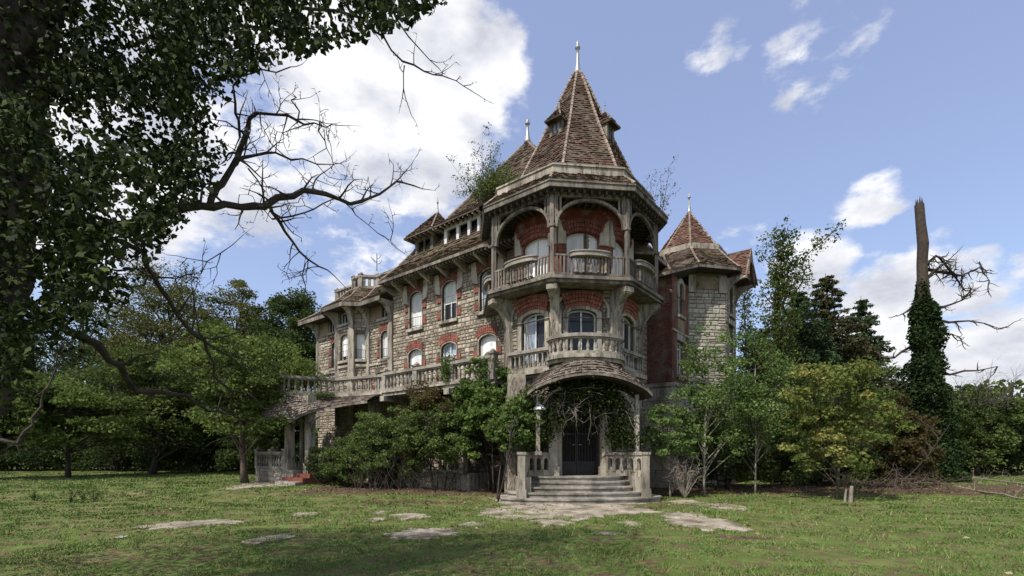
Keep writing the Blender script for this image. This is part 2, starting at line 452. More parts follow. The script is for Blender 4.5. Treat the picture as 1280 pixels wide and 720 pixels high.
def arch_poly(u, z0, w, zs, rise, n=10):
    p = [(u - w / 2, z0), (u + w / 2, z0)]
    if rise <= 0: return p + [(u + w / 2, zs), (u - w / 2, zs)]
    for i in range(n + 1):
        t = PI * i / n; p.append((u + w / 2 * math.cos(t), zs + rise * math.sin(t)))
    return p
def inset(u, z0, w, zs, rise, d): return arch_poly(u, z0 + d, w - 2 * d, zs, max(0, rise - d) if rise > 0 else 0) if rise > 0 else arch_poly(u, z0 + d, w - 2 * d, zs - d, 0)

def arch_ring(mb, P, u, zs, w, rise, t, n0, n1, pieces, spread=1.0, gap=.008, legs=0.0):
    """row of voussoirs around an arch head"""
    for i in range(pieces):
        ta = PI * i / pieces + gap / max(w, .3); tb = PI * (i + 1) / pieces - gap / max(w, .3)
        q = []
        for (tt, r) in ((ta, 0), (tb, 0), (tb, 1), (ta, 1)):
            rr = t * r
            q.append((u + (w / 2 + rr * spread) * math.cos(tt), zs + (rise + rr) * math.sin(tt)))
        val = random.random(); jn = n1 + random.uniform(-.004, .006)
        F_ = [P(*p, jn) for p in q]; B_ = [P(*p, n0) for p in q]
        mb.face(F_[::-1] if False else [F_[0], F_[3], F_[2], F_[1]][::-1], val)
        for a in range(4):
            b = (a + 1) % 4; mb.face([B_[a], B_[b], F_[b], F_[a]], val)

def brick_stack(mb, P, u0, u1, z0, z1, n0, n1, courses=3):
    h = (z1 - z0) / courses
    for c in range(courses):
        m = (u0 + u1) / 2 + random.choice((-.05, .05)) * (u1 - u0) * 2
        for a, b in ((u0, m - .004), (m + .004, u1)):
            mb.box(P, a, b, z0 + c * h + .004, z0 + (c + 1) * h - .004, n0, n1 + random.uniform(-.004, .005), val=random.random())

def seg_arch(mb, P, u, z0, w, rise, rows, h, n1, pieces, step=.02, widen=.10):
    """rows of bricks in a flat fan-shaped arch, each row wider and prouder than the one below"""
    for r in range(rows):
        W_ = w + widen * r; zz = z0 + r * h
        for i in range(pieces):
            ta, tb = -1 + 2 * i / pieces + .012, -1 + 2 * (i + 1) / pieces - .012
            f = lambda t, up_: (u + (W_ + widen * up_) / 2 * t, zz + up_ * (h - .012) + rise * (1 - t * t) - rise * .25)
            q = [f(ta, 0), f(tb, 0), f(tb, 1), f(ta, 1)]; val = random.random(); jn = n1 + step * r + random.uniform(-.004, .005)
            A_ = [P(*p, jn) for p in q]; B_ = [P(*p, -.02) for p in q]; mb.face(A_, val)
            for a in range(4): b_ = (a + 1) % 4; mb.face([B_[a], B_[b_], A_[b_], A_[a]], val)

def window(P, u, z0, w, zs, rise, style='glass', depth=.14, sill=True, brick=True, quoins=True, rail=False, mull=1, fr=.05, trans=True, half=.55):
    hole = arch_poly(u, z0, w, zs, rise); inn = inset(u, z0, w, zs, rise, fr)
    mb = MB(); mb.plate(P, hole, [inn], -depth - .04, -depth + .02)
    top = zs + rise
    if style != 'blind':
        for k in range(mull):
            um = u - w / 2 + w * (k + 1) / (mull + 1); mb.box(P, um - .025, um + .025, z0 + fr, top - fr * (1.0 if mull == 1 else 3), -depth - .03, -depth + .015)
        if zs - z0 > 1.2 and trans: mb.box(P, u - w / 2 + fr, u + w / 2 - fr, zs - .32, zs - .27, -depth - .028, -depth + .012)
    wo = mb.build('window', 'white', mansion)
    if style == 'blind':
        b = MB()
        rows = max(4, int((top - z0) / .12))
        b.plate(P, inn, [], -depth - .035, -depth - .025); b.build('blind', 'blind', wo)
    else:
        b = MB(); b.plate(P, inn, [], -depth - .06, -depth - .05)
        b.build('pane', 'glassblue' if style == 'blue' else 'glass', wo)
        if style == 'open':
            b = MB(); b.box(P, u - w / 2 + fr, u - .04, z0 + fr, zs + rise * .5, -depth - .048, -depth - .03); b.build('pane', 'glassblue', wo)  # left half painted pale blue as if reflecting the sky
        if style == 'half':
            zc = z0 + (top - z0) * (1 - half)
            pl = [(u - w / 2 + fr, zc), (u + w / 2 - fr, zc)] + [p for p in inn[2:]]
            b = MB(); b.plate(P, pl, [], -depth - .02, -depth - .01); b.build('blind', 'blind', wo)
    if sill:
        b = MB(); b.box(P, u - w / 2 - .14, u + w / 2 + .14, z0 - .13, z0 - .002, -depth + .03, .13); b.build('sill', 'trim', wo)
    if brick:
        b = MB(); seg_arch(b, P, u, zs + rise * .72, w + .16, rise * .75, 3, .105, .05, max(9, int(w * 12)), step=.004, widen=.05)
        o = b.build('brick_arch', 'brick', wo, kind='stuff')
        b = MB(); ring = arch_poly(u, z0, w + .10, zs, rise + .05); b.plate(P, ring, [hole], -.12, .03); b.build('moulding', 'trim', wo)
    if quoins:
        for zq in ((z0 + .12), (z0 + .12 + (zs - z0) * .52)):
            for sgn in (-1, 1):
                a = u + sgn * (w / 2 + .055); c = a + sgn * .24
                b = MB(); brick_stack(b, P, min(a, c), max(a, c), zq, zq + .30, -.02, .05)
                b.build('brick_quoin', 'brick', wo)
    if rail:
        b = MB(); zr = z0 + .48
        for zz in (z0 + .08, zr): b.tube([P(u - w / 2, zz, .05), P(u, zz, .13), P(u + w / 2, zz, .05)], .012, 5)
        for k in range(7):
            uu = u - w / 2 + w * (k + .5) / 7; nn = .05 + .08 * (1 - abs(2 * (k + .5) / 7 - 1))
            b.tube([P(uu, z0 + .08, nn), P(uu + .03, (z0 + zr) / 2, nn + .03), P(uu, zr, nn)], .008, 4)
        b.build('railing', 'iron', wo)
    return hole
def wblock(u, z0, w, zs, rise, m=.06, arch=.34, quoins=True):
    bl = [(u - w / 2 - m, u + w / 2 + m, z0 - .14, zs + .02), (u - w / 2 - m + .02, u + w / 2 + m - .02, zs, zs + rise + arch * .98)]
    if quoins:
        for zq in ((z0 + .12), (z0 + .12 + (zs - z0) * .52)): bl.append((u - w / 2 - .30, u + w / 2 + .30, zq, zq + .30))
    return bl

def wall(P, outer, holes, name='wall', m='mortar', n0=-.4, n1=0.0):
    b = MB(); b.plate(P, outer, holes, n0, n1, back=True); return b.build(name, m, mansion)
def rect(u0, u1, z0, z1): return [(u0, z0), (u1, z0), (u1, z1), (u0, z1)]

# ---- baluster meshes, shared
def baluster_mesh(name, h, r=.07, turned=True, m='rail', seg=8):
    b = MB()
    if turned:
        b.lathe((0, 0, 0), [(r * .95, 0), (r * .95, h * .07), (r * .55, h * .12), (r * .8, h * .22), (r, h * .36), (r * .72, h * .58), (r * .5, h * .76), (r * .62, h * .86), (r * .9, h * .92), (r * .9, h)], seg, PI / 8)
    else:
        b.box(lambda u, z, n: Vector((u, n, z)), -r, r, 0, h, -r, r)
    me = b.mesh(name, (0, 0, 0), smooth=turned); me.materials.append(M_[m]); return me

def balustrade(pts, z0, h, mesh_h, sp, posts=True, m='rail', rail_w=.24, post_w=.3, name='balustrade', closed=False, r=.07, turned=True, post_h=.12, postat=None, cap=.11, foot=.1):
    b = MB(); sweep(b, pts, rail_w, z0, z0 + foot, closed); sweep(b, pts, rail_w + .06, z0 + h - cap, z0 + h, closed); sweep(b, pts, rail_w - .04, z0 + h - cap - .05, z0 + h - cap - .002, closed)
    bo = b.build(name, m, mansion)
    bh = h - foot - cap - .05; me = baluster_mesh('baluster', bh, r, turned, m)
    P3 = [V2(p) for p in pts]; rng_ = range(len(P3) if closed else len(P3) - 1)
    T_ = origin_of(mansion)
    for i in rng_:
        p, q = P3[i], P3[(i + 1) % len(P3)]; L = (q - p).length; n = max(1, int(round(L / sp)))
        ang = math.atan2((q - p).y, (q - p).x)
        for k in range(n):
            c = p.lerp(q, (k + .5) / n)
            if turned and random.random() < .025: continue          # a few are missing
            obj_from(me, 'baluster', bo, (c.x - T_.x, c.y - T_.y, z0 + foot), ang).rotation_euler = (random.gauss(0, .012), random.gauss(0, .012), ang)
    if posts:
        idx = range(len(P3)) if postat is None else postat
        for i in idx:
            p = P3[i]; e = (P3[min(i + 1, len(P3) - 1)] - P3[max(0, i - 1)]).normalized()
            F_ = frame(p, (e.y, -e.x)); b = MB()
            b.box(F_, -post_w / 2, post_w / 2, z0 - .02, z0 + h + post_h * .4, -post_w / 2, post_w / 2)
            b.box(F_, -post_w / 2 - .04, post_w / 2 + .04, z0 + h + post_h * .4 + .001, z0 + h + post_h, -post_w / 2 - .04, post_w / 2 + .04)
            b.lathe((p.x, p.y, z0 + h + post_h), [(post_w * .4, 0), (post_w * .42, .04), (post_w * .25, .10), (.02, .13)], 8)
            b.build('post', m, bo)
    return bo

# ------------------------------------------------------------------ corner tower
AW, AB = 2.5, 3.13
UD = -.26
UO = -.12                                           # the openings sit a little left of the faces' middle
# ground and first floor faces
for k in range(-3, 4):
    P = frame(TT + octn(k) * AW, octn(k)); hw = AW * math.tan(PI / 8)
    outer = rect(-hw, hw, 0, 7.155); holes = []; bl = []
    if k == 0:
        dh = arch_poly(UD, .8, 1.5, 2.95, .75); holes.append(dh); bl.append((-hw, hw, 0, 4.4))
    if k in (-1, 0, 1):
        u = UO if k == 0 else (.1 if k == -1 else -.05); w = 1.02
        holes.append(window(P, u, 4.72, w, 6.30, .20, {-1: 'open', 0: 'dark', 1: 'open'}[k], brick=False, quoins=False, sill=False, trans=False))
        bl.append((u - w / 2 - .22, u + w / 2 + .22, 4.5, 7.2))
        b = MB(); b.plate(P, arch_poly(u, 4.6, w + .34, 6.32, .34), [holes[-1]], -.1, .06)
        # outer hood moulding
        b.plate(P, arch_poly(u, 6.2, w + .86, 6.5, .62), [arch_poly(u, 6.205, w + .70, 6.5, .54)], .0, .12)
        b.build('window_surround', 'trim', mansion)
        b = MB()
        seg_arch(b, P, u, 6.50, w + .12, .16, 4, .125, .08, 13, step=.03)
        b.build('brick_arch', 'brick', mansion, kind='stuff')
        if k == 0:
            pass
    if k in (2, -2):
        pass
    w_ = wall(P, outer, holes, m='mortar', name='tower_wall')
    b = MB(); stone_fill(b, P, -hw, hw, 0.0, 7.2, h=.17, wr=(.2, .4), depth=.03, blocks=bl); b.build('rubble_stone', 'rubble', w_, kind='stuff')
# string course and floor ledge
b = MB(); pts = [ov(TT, AW, k) for k in range(-4, 4)]
sweep(b, pts, .16, 4.22, 4.40, True, .06); b.build('string_course', 'trim', mansion)

# curved stone brackets carrying the wooden balcony
def bracket(C, ang, r0, r1, z0, z1, th=.28, m='trim', name='bracket', arch=True):
    d = Vector((math.cos(ang), math.sin(ang))); n = Vector((-d.y, d.x))
    def P(u, z, nn): q = Vector((C[0], C[1])) + d * u + n * nn; return Vector((q.x, q.y, z))
    out = [(r0 - .1, z0)]
    for i in range(13):
        t = i / 12 * PI / 2; out.append((r0 + .05 + (r1 - r0 - .05) * (1 - math.cos(t)) ** 1.0, z0 + .0 + (z1 - z0 - .28) * math.sin(t)))
    out += [(r1 + .08, z1 - .26), (r1 + .10, z1 - .12), (r1 + .04, z1), (r0 - .1, z1)]
    b = MB(); b.plate(P, out, [], -th / 2, th / 2)
    b.box(P, r1 - .14, r1 + .13, z1 - .22, z1 - .06, -th / 2 - .03, th / 2 + .03)
    return b.build(name, m, mansion)
for k in range(-3, 3):
    a = A0 + PI / 8 + k * PI / 4; Rw = AW / math.cos(PI / 8); Rb = AB / math.cos(PI / 8)
    bracket(TT, a, Rw - .05, Rb - .05, 5.30, 7.158, th=.30)
    b = MB(); F_ = frame(TT + Vector((math.cos(a), math.sin(a))) * (Rw - .12), (math.cos(a), math.sin(a)))
    b.box(F_, -.2, .2, 0, 6.4, 0, .2); b.build('pilaster', 'trim', mansion)

# wooden balcony floor
b = MB(); pts = [ov(TT, AB, k) for k in range(-4, 4)]
b.plate(lambda u, z, n: Vector((u, z, n)), [tuple(p) for p in [ov(TT, AB + .12, k) for k in range(-4, 4)]], [], 7.16, 7.26)
sweep(b, pts, .16, 7.262, 7.37, True, .12)
b.build('balcony_floor', 'wood', mansion)

# upper floor inner wall with shuttered windows
AI = 2.2
for k in range(-3, 4):
    P = frame(TT + octn(k) * AI, octn(k)); hw = AI * math.tan(PI / 8); holes = []
    if k in (-1, 0, 1):
        u = -.03; w = 1.12
        holes.append(window(P, u, 7.38, w, 9.05, .26, 'half', sill=False, brick=False, quoins=False, mull=1, half=.7, trans=False))
        b = MB(); seg_arch(b, P, u, 9.16, w + .16, .20, 3, .135, .10, 15)
        for sg in (-1, 1):
            for q in range(18):
                a_, c_ = u + sg * (w / 2 + .03), sg * (hw - .02)
                for hh in range(2):
                    x0 = a_ + (c_ - a_) * hh / 2; x1 = a_ + (c_ - a_) * (hh + 1) / 2
                    b.box(P, min(x0, x1) + .004, max(x0, x1) - .004, 7.38 + q * .08, 7.454 + q * .08, -.01, .03 + random.uniform(0, .012), val=random.random())
        b.build('brick_arch', 'brick', mansion, kind='stuff')
        for sg in (-1, 1):
            b = MB(); a_ = u + sg * (w / 2 + .03); c_ = sg * (hw - .01)
            q = [(a_, 8.82), (c_, 8.82), (c_, 9.72), (u + sg * (w / 2 + .12), 9.45), (a_ + sg * .02, 9.2)]
            if sg < 0: q = q[::-1]
            b.plate(P, q, [], -.02, .12); b.build('shoulder_stone', 'cream', mansion)
    wall(P, rect(-hw, hw, 7.25, 10.165), holes, m='brickwall', name='upper_wall')  # darker brick used here to paint the shade of the loggia recess

# posts, arches and railing of the wooden balcony
for k in range(-3, 3):
    c = ov(TT, AB - .06, k); a = A0 + PI / 8 + k * PI / 4
    F_ = frame(c, (math.cos(a), math.sin(a))); b = MB()
    b.box(F_, -.062, .062, 7.37, 10.16, -.062, .062); b.box(F_, -.10, .10, 7.371, 7.50, -.10, .10); b.box(F_, -.095, .095, 9.02, 9.10, -.095, .095)
    b.build('balcony_post', 'wood', mansion)
for k in range(-2, 3):
    P = frame(TT + octn(k) * (AB - .06), octn(k)); hw = (AB - .06) * math.tan(PI / 8) - .07
    b = MB(); n = 16; out = []; inn = []
    for i in range(n + 1):
        t = PI * i / n; out.append((hw * math.cos(t), 9.02 + .98 * math.sin(t) ** .9 if 0 < i < n else 9.02)); inn.append(((hw - .09) * math.cos(t), 9.02 + .89 * (math.sin(t) ** .9 if 0 < i < n else 0)))
    b.plate(P, out + inn[::-1], [], -.05, .05); b.build('arch_rib', 'wood', mansion)
    b = MB(); b.box(P, -hw, hw, 10.02, 10.16, -.06, .06)
    for i in (1, 2, 3, 13, 14, 15):
        uu, zz = out[i]; b.box(P, uu - .03, uu + .03, zz - .02, 10.02, -.035, .035)
    b.build('spandrel_struts', 'wood', mansion)
bme = baluster_mesh('baluster', .60, .028, False, 'wood'); bmw = baluster_mesh('baluster', .60, .062, True, 'wood')
Tm = origin_of(mansion)
for k in range(-2, 3):
    P = frame(TT + octn(k) * (AB - .04), octn(k)); hw = (AB - .04) * math.tan(PI / 8) - .09
    b = MB(); b.box(P, -hw, hw, 7.46, 7.52, -.03, .03); b.box(P, -hw, hw, 8.07, 8.13, -.035, .035)
    r_ = b.build('railing', 'wood', mansion)
    for j in range(19):
        uu = -hw + 2 * hw * (j + .5) / 19
        mid = abs(uu) < .6
        q = P(uu, 0, .10 if mid else 0); obj_from(bmw if (mid and j % 2 == 1) else bme, 'baluster', r_, (q.x - Tm.x, q.y - Tm.y, 7.50), math.atan2(octn(k).y, octn(k).x))
    # curved flower ledge bulging in the middle of each railing
    b = MB(); o_ = []; i_ = []
    for i in range(15):
        t = -1 + 2 * i / 14; o_.append((t * .70, .06 + .22 * math.sqrt(max(0, 1 - t * t)))); i_.append((t * .70, -.06))
    FF = lambda u, z, n: P(u, n, z)
    b.plate(FF, [(x, y) for x, y in (o_ + i_[::-1])], [], 8.03, 8.16)
    b.plate(FF, [(x * 1.03, y + (.03 if y > 0 else 0)) for x, y in (o_ + i_[::-1])], [], 8.162, 8.20)
    b.build('flower_ledge', 'rail', mansion)

# eaves, skirt roof, stone ledge
AE = 3.38
b = MB(); pts = [ov(TT, AE, k) for k in range(-4, 4)]
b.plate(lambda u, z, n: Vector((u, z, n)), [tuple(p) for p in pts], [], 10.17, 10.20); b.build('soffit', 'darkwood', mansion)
b = MB(); sweep(b, pts, .05, 10.17, 10.33, True, .03); sweep(b, pts, .09, 10.332, 10.38, True, .04); b.build('fascia', 'wood', mansion)
b = MB()
for k in range(-3, 5):
    P = frame(TT + octn(k) * AE, octn(k))
    for j in range(-5, 6): b.box(P, j * .25 - .035, j * .25 + .035, 10.05, 10.168, -1.1, -.04)
b.build('rafter_ends', 'darkwood', mansion)
b = MB(); h_ = MB()
for k in range(-3, 5):
    o0, o1, i0, i1 = ov(TT, AE + .05, k - 1), ov(TT, AE + .05, k), ov(TT, 2.9, k - 1), ov(TT, 2.9, k)
    tiles(b, v3(o0, 10.38), v3(o1, 10.38), v3(i1, 10.92), v3(i0, 10.92), row=.11, w=.14)
    hips(h_, v3(o1, 10.42), v3(i1, 10.95))
so = b.build('skirt_roof', 'tilemoss', mansion); so['kind'] = 'stuff'
h_.build('hip_tiles', 'ridge', so, kind='stuff')
b = MB(); pts = [ov(TT, 2.86, k) for k in range(-4, 4)]
sweep(b, pts, .16, 10.86, 11.14, True); sweep(b, pts, .24, 11.142, 11.2, True)
b.plate(lambda u, z, n: Vector((u, z, n)), [tuple(p) for p in pts], [], 10.98, 11.0)
b.build('stone_ledge', 'trim', mansion)

# the spire
prof = [(11.0, 2.58), (11.35, 2.38), (11.8, 2.18), (12.5, 1.88), (13.1, 1.6), (13.7, 1.33), (14.4, 1.03), (15.2, .72), (15.9, .43), (16.55, .13)]
def sc_(z): t = (z - 11) / 5.6; return Vector((2.44 + .16 * t, 19.0))
b = MB(); h_ = MB()
for (z0, a0), (z1, a1) in zip(prof[:-1], prof[1:]):
    for k in range(-3, 5):
        tiles(b, v3(ov(sc_(z0), a0, k - 1), z0), v3(ov(sc_(z0), a0, k), z0), v3(ov(sc_(z1), a1, k), z1), v3(ov(sc_(z1), a1, k - 1), z1), row=.115, w=.13, th=.026)
        hips(h_, v3(ov(sc_(z0), a0 + .02, k), z0), v3(ov(sc_(z1), a1 + .02, k), z1), .17, .06)
sp = b.build('spire_roof', 'tile', mansion); sp['kind'] = 'stuff'
h_.build('hip_tiles', 'ridge', sp, kind='stuff')
def finial(c, z, h, r=.12, name='finial', m='lead'):
    b = MB(); b.lathe((c[0], c[1], z), [(r, 0), (r * .8, h * .12), (r * .45, h * .35), (r * .32, h * .62), (r * .3, h * .74), (r * .62, h * .77), (r * .62, h * .81), (r * .3, h * .84), (r * .38, h * .9), (.015, h)], 10)
    return b.build(name, m, mansion, smooth=True)
finial(sc_(16.5), 16.45, 1.45, .17)

def hood_dormer(P, u, n_at, z0, w, h, out, name='roof_dormer', tm='tile'):
    """small dormer: timber front with a window, hooded pyramid roof"""
    b = MB()
    b.plate(lambda uu, z, n: P(uu, z, n), rect(u - w / 2, u + w / 2, z0, z0 + h), [rect(u - w / 2 + .1, u + w / 2 - .1, z0 + .12, z0 + h - .15)], n_at - .05, n_at)
    for sg in (-1, 1): b.box(P, u + sg * w / 2 - .03, u + sg * w / 2 + .03, z0, z0 + h, n_at - 1.2, n_at - .001 if sg > 0 else n_at - .001)
    b.box(P, u - .025, u + .025, z0 + .12, z0 + h - .15, n_at - .045, n_at - .01)
    b.box(P, u - w / 2 - .05, u + w / 2 + .05, z0 - .06, z0 + .002, n_at - .03, n_at + .07)
    d = b.build(name, 'wood', mansion)
    b = MB(); b.box(P, u - w / 2 + .1, u + w / 2 - .1, z0 + .1, z0 + h - .14, n_at - .09, n_at - .06); b.build('pane', 'glassblue', d)
    e = .09; zt = z0 + h * .86; hp = h * .72
    q = [P(u - w / 2 - e, zt, n_at + out), P(u + w / 2 + e, zt, n_at + out), P(u + w / 2 + e, zt, n_at - 1.2), P(u - w / 2 - e, zt, n_at - 1.2)]
    ap = P(u, zt + hp, n_at - w * .45); ap2 = P(u, zt + hp, n_at - 1.4)
    b = MB(); tiles(b, q[0], q[1], ap, ap, .11, .13); tiles(b, q[1], q[2], ap2, ap, .11, .13); tiles(b, q[3], q[0], ap, ap2, .11, .13); b.face([q[3], q[2], q[1], q[0]], .1)
    t = b.build('dormer_roof', tm, d); t['kind'] = 'stuff'
    b = MB()
    for i, j in ((0, 1), (1, 2), (3, 0)): b.tube([q[i], q[j]], .03, 4)
    for qq in (q[0], q[1]): b.tube([qq, ap], .045, 5)
    b.build('bargeboard', 'wood', d)
    b = MB(); b.lathe(tuple(ap), [(.05, -.05), (.03, .1), (.015, .25), (.035, .27), (.015, .3), (.01, .45)], 6); b.build('dormer_finial', 'lead', d)
for k, uu in ((-1, .05), (1, -.02)):
    P = frame(sc_(14.2), octn(k)); hood_dormer(P, uu, 1.52, 13.12, .50, .84, .22)
for k in (-3, 3):
    P = frame(sc_(14.2), octn(k)); hood_dormer(P, 0, 1.52, 13.12, .50, .84, .22)

# ------------------------------------------------------------------ bow balcony above the porch
PB = frame(TT + octn(0) * AW, octn(0))
def bow(u): return .18 + 1.0 * math.sqrt(max(0, 1 - (u / 1.28) ** 2))
bp = []
for i in range(15):
    t = PI - PI * i / 14; uu = 1.22 * math.cos(t); p = PB(uu + UO + .05, 0, .12 + .95 * math.sin(t) ** .8 if 0 < i < 14 else .12); bp.append((p.x, p.y))
b = MB(); pl = [tuple(p) for p in bp]
b.plate(lambda u, z, n: Vector((u, z, n)), [(p.x, p.y) for p in offset_line(bp, .14)], [], 4.64, 4.76)
sweep(b, bp, .1, 4.52, 4.638, False, .0); b.build('balcony_floor', 'trim', mansion)
balustrade(bp, 4.762, .66, .6, .23, posts=False, r=.06, rail_w=.16, m='rail', name='bow_balustrade')
for k, ua, ub in ((-1, -.85, .95), (1, -.95, .85)):
    P = frame(TT + octn(k) * AW, octn(k)); p0, p1 = P(ua, 0, .22), P(ub, 0, .22)
    b = MB(); b.box(P, ua - .05, ub + .05, 4.3, 4.45, 0, .36); b.build('balcony_ledge', 'trim', mansion)
    balustrade([(p0.x, p0.y), (p1.x, p1.y)], 4.45, .72, .5, .21, posts=False, r=.05, rail_w=.14, m='rail')

# ------------------------------------------------------------------ eyebrow canopy over the porch
PC = frame(TT, octn(0)); CU = -.13
def c_front(t):           # t in -1..1
    return PC(CU + 2.05 * t, 3.50 + .60 * math.cos(t * PI / 2) ** .75 if abs(t) < .999 else 3.48, 3.95 - .32 * t * t)
def c_back(t):
    return PC(CU + 1.38 * t, 4.62 - .38 * t * t, 2.62 + .95 * math.cos(t * PI / 2) ** .8 if abs(t) < .999 else 2.6)
b = MB(); un = MB(); NS = 22; up = Vector((0, 0, 1))
def c_mid(t, s):
    p = c_front(t).lerp(c_back(t), s); p.z += .10 * math.sin(s * PI) + .0; return p
for i in range(NS):
    ta, tb = -1 + 2 * i / NS, -1 + 2 * (i + 1) / NS
    for j in range(3):
        s0, s1 = j / 3, (j + 1) / 3
        tiles(b, c_mid(ta, s0), c_mid(tb, s0), c_mid(tb, s1), c_mid(ta, s1), row=.11, w=.19, th=.03)
    dn = Vector((0, 0, -.09))
    un.face([c_front(tb) + dn, c_front(ta) + dn, c_back(ta) + dn * 2, c_back(tb) + dn * 2])
    # barrel ceiling running back to the wall
    q0, q1 = c_front(ta) + dn, c_front(tb) + dn; nb = octn(0)
    w0 = q0 - v3(nb, 0) * 1.4; w1 = q1 - v3(nb, 0) * 1.4
    un.face([q0 - up * .02, q1 - up * .02, w1, w0])
cn = b.build('canopy_roof', 'tilegrey', mansion); cn['kind'] = 'stuff'
un.build('canopy_soffit', 'darkwood', cn)
b = MB()
for i in range(NS):
    ta, tb = -1 + 2 * i / NS, -1 + 2 * (i + 1) / NS; o = v3(octn(0), 0) * .03
    A_, B_ = c_front(ta) + o, c_front(tb) + o; h = .085
    A2, B2 = A_ - up * h, B_ - up * h; Ai, Bi = A2 - o * 3, B2 - o * 3
    b.face([A2, B2, B_, A_]); b.face([Ai, Bi, B2, A2]); b.face([A_, B_, B_ - o * 3, A_ - o * 3])
b.build('canopy_fascia', 'wood', cn)
# pale posts and curved ribs under the canopy
for sg in (-1, 1):
    F_ = frame(TT + octn(0) * 3.3, octn(0)); uc = CU + sg * 1.66; b = MB()
    b.box(F_, uc - .06, uc + .06, 1.5, 3.5, -.06, .06); b.box(F_, uc - .11, uc + .11, 1.5, 1.62, -.11, .11); b.build('porch_post', 'trim', mansion)
    pts = []; 
    for i in range(9):
        t = i / 8 * PI / 2; pts.append(F_(uc - sg * (.05 + .75 * (1 - math.cos(t))), 2.5 + 1.15 * math.sin(t), 0))
    b = MB(); b.tube(pts, .045, 6); b.build('curved_rib', 'trim', mansion)

# door: jambs, arch, iron gates
P = frame(TT + octn(0) * AW, octn(0)); u = UD
for sg in (-1, 1): b = MB(); b.box(P, u + sg * .92 - .15, u + sg * .92 + .15, 1.09, 2.95, -.02, .28); b.box(P, u + sg * .92 - .2, u + sg * .92 + .2, .8, 1.1, -.02, .33); b.build('door_jamb', 'cream', mansion)
b = MB(); b.plate(P, arch_poly(u, 2.952, 1.9, 2.96, 1.0), [arch_poly(u, 2.953, 1.5, 2.96, .76)], -.02, .18); b.build('door_arch', 'trim', mansion)
for sg in (-1, 1):
    b = MB(); a, c = (u - .74, u - .006) if sg < 0 else (u + .006, u + .74); nn = -.25
    b.plate(P, rect(a, c, .82, 2.93), [rect(a + .05, c - .05, 1.28, 2.20), rect(a + .05, c - .05, 2.25, 2.88)], nn - .03, nn + .03)
    g = b.build('gate', 'iron', mansion)
    bar = MB()
    for j in range(6):
        x = a + .05 + (c - a - .1) * (j + .5) / 6; bar.tube([P(x, 1.28, nn), P(x, 2.88, nn)], .017, 5)
        if j < 5:
            xm = x + (c - a - .1) / 12
            for zc in (1.75, 2.55):
                bar.tube([P(xm + .035 * math.cos(q / 8 * 2 * PI), zc + .06 * math.sin(q / 8 * 2 * PI), nn) for q in range(9)], .006, 4, cap=False)
    bar.build('gate_bar', 'iron', g)
    pn = MB(); pn.box(P, a + .12, c - .12, .9, 1.2, nn + .031, nn + .05); pn.build('gate_panel', 'iron', g)
    hd = MB(); xx = c - .06 if sg < 0 else a + .06; hd.tube([P(xx, 1.85, nn + .03), P(xx, 1.85, nn + .09), P(xx - sg * -.1, 1.85, nn + .09)], .012, 5); hd.build('handle', 'lead', g)
b = MB(); b.plate(P, arch_poly(u, 2.96, 1.5, 2.97, .74), [arch_poly(u, 3.0, 1.36, 3.01, .63)], -.28, -.22)
for j in range(1, 7):
    t = PI * j / 7; b.tube([P(u, 3.0, -.25), P(u + .68 * math.cos(t), 3.0 + .64 * math.sin(t), -.25)], .012, 4)
b.build('fanlight', 'iron', mansion)
b = MB(); b.plate(P, arch_poly(u, .8, 1.5, 2.95, .75), [], -.40, -.36); b.build('doorway_dark_sheet', 'inner', mansion)  # flat dark sheet standing in for the unlit hall behind the gates
# hanging shell shaped lamp at the left of the porch
lamp = empty('wall_lantern', tuple(PC(CU - 1.6, 3.0, 3.3)))
tag(lamp, 'white shell-shaped lantern hanging under the left end of the porch canopy', 'lantern')
q = origin_of(lamp); b = MB(); b.lathe(tuple(q), [(.02, .16), (.07, .13), (.20, .02), (.22, -.04), (.19, -.05), (.05, .04)], 10); b.build('shade', 'blind', lamp, smooth=True)
b = MB(); b.tube([q + Vector((0, 0, .15)), q + Vector((0, 0, .42))], .012, 5); b.build('hanger', 'iron', lamp)

# ------------------------------------------------------------------ steps and porch parapets
CU = -.36
def half_disc(w, front, squash, n=18):
    pts = [PC(CU + w, 0, 2.45), PC(CU - w, 0, 2.45)]
    out = [(CU - w, 2.45)]
    for i in range(n + 1):
        t = -1 + 2 * i / n; out.append((CU + w * t, front - squash * t * t - .28 * abs(t) ** 8))
    out.append((CU + w, 2.45)); return out
ZS = [0, .16, .32, .48, .64, .80]
dims = [(2.62, 4.22), (2.36, 3.98), (2.04, 3.76), (1.86, 3.55), (1.70, 3.34)]
FF = lambda u, z, n: PC(u, n, z)
for i, (w, fr) in enumerate(dims):
    b = MB(); b.plate(FF, half_disc(w, fr + .06, .5), [], ZS[i] - (.05 if i == 0 else 0.0) + .001 * i, ZS[i + 1] - .05)
    b.plate(FF, half_disc(w + .035, fr + .095, .5), [], ZS[i + 1] - .049, ZS[i + 1])
    b.build('step', 'step', mansion)
path = [(CU - 2.02, 3.72), (CU - 1.72, 3.0), (CU - .98, 2.9)]
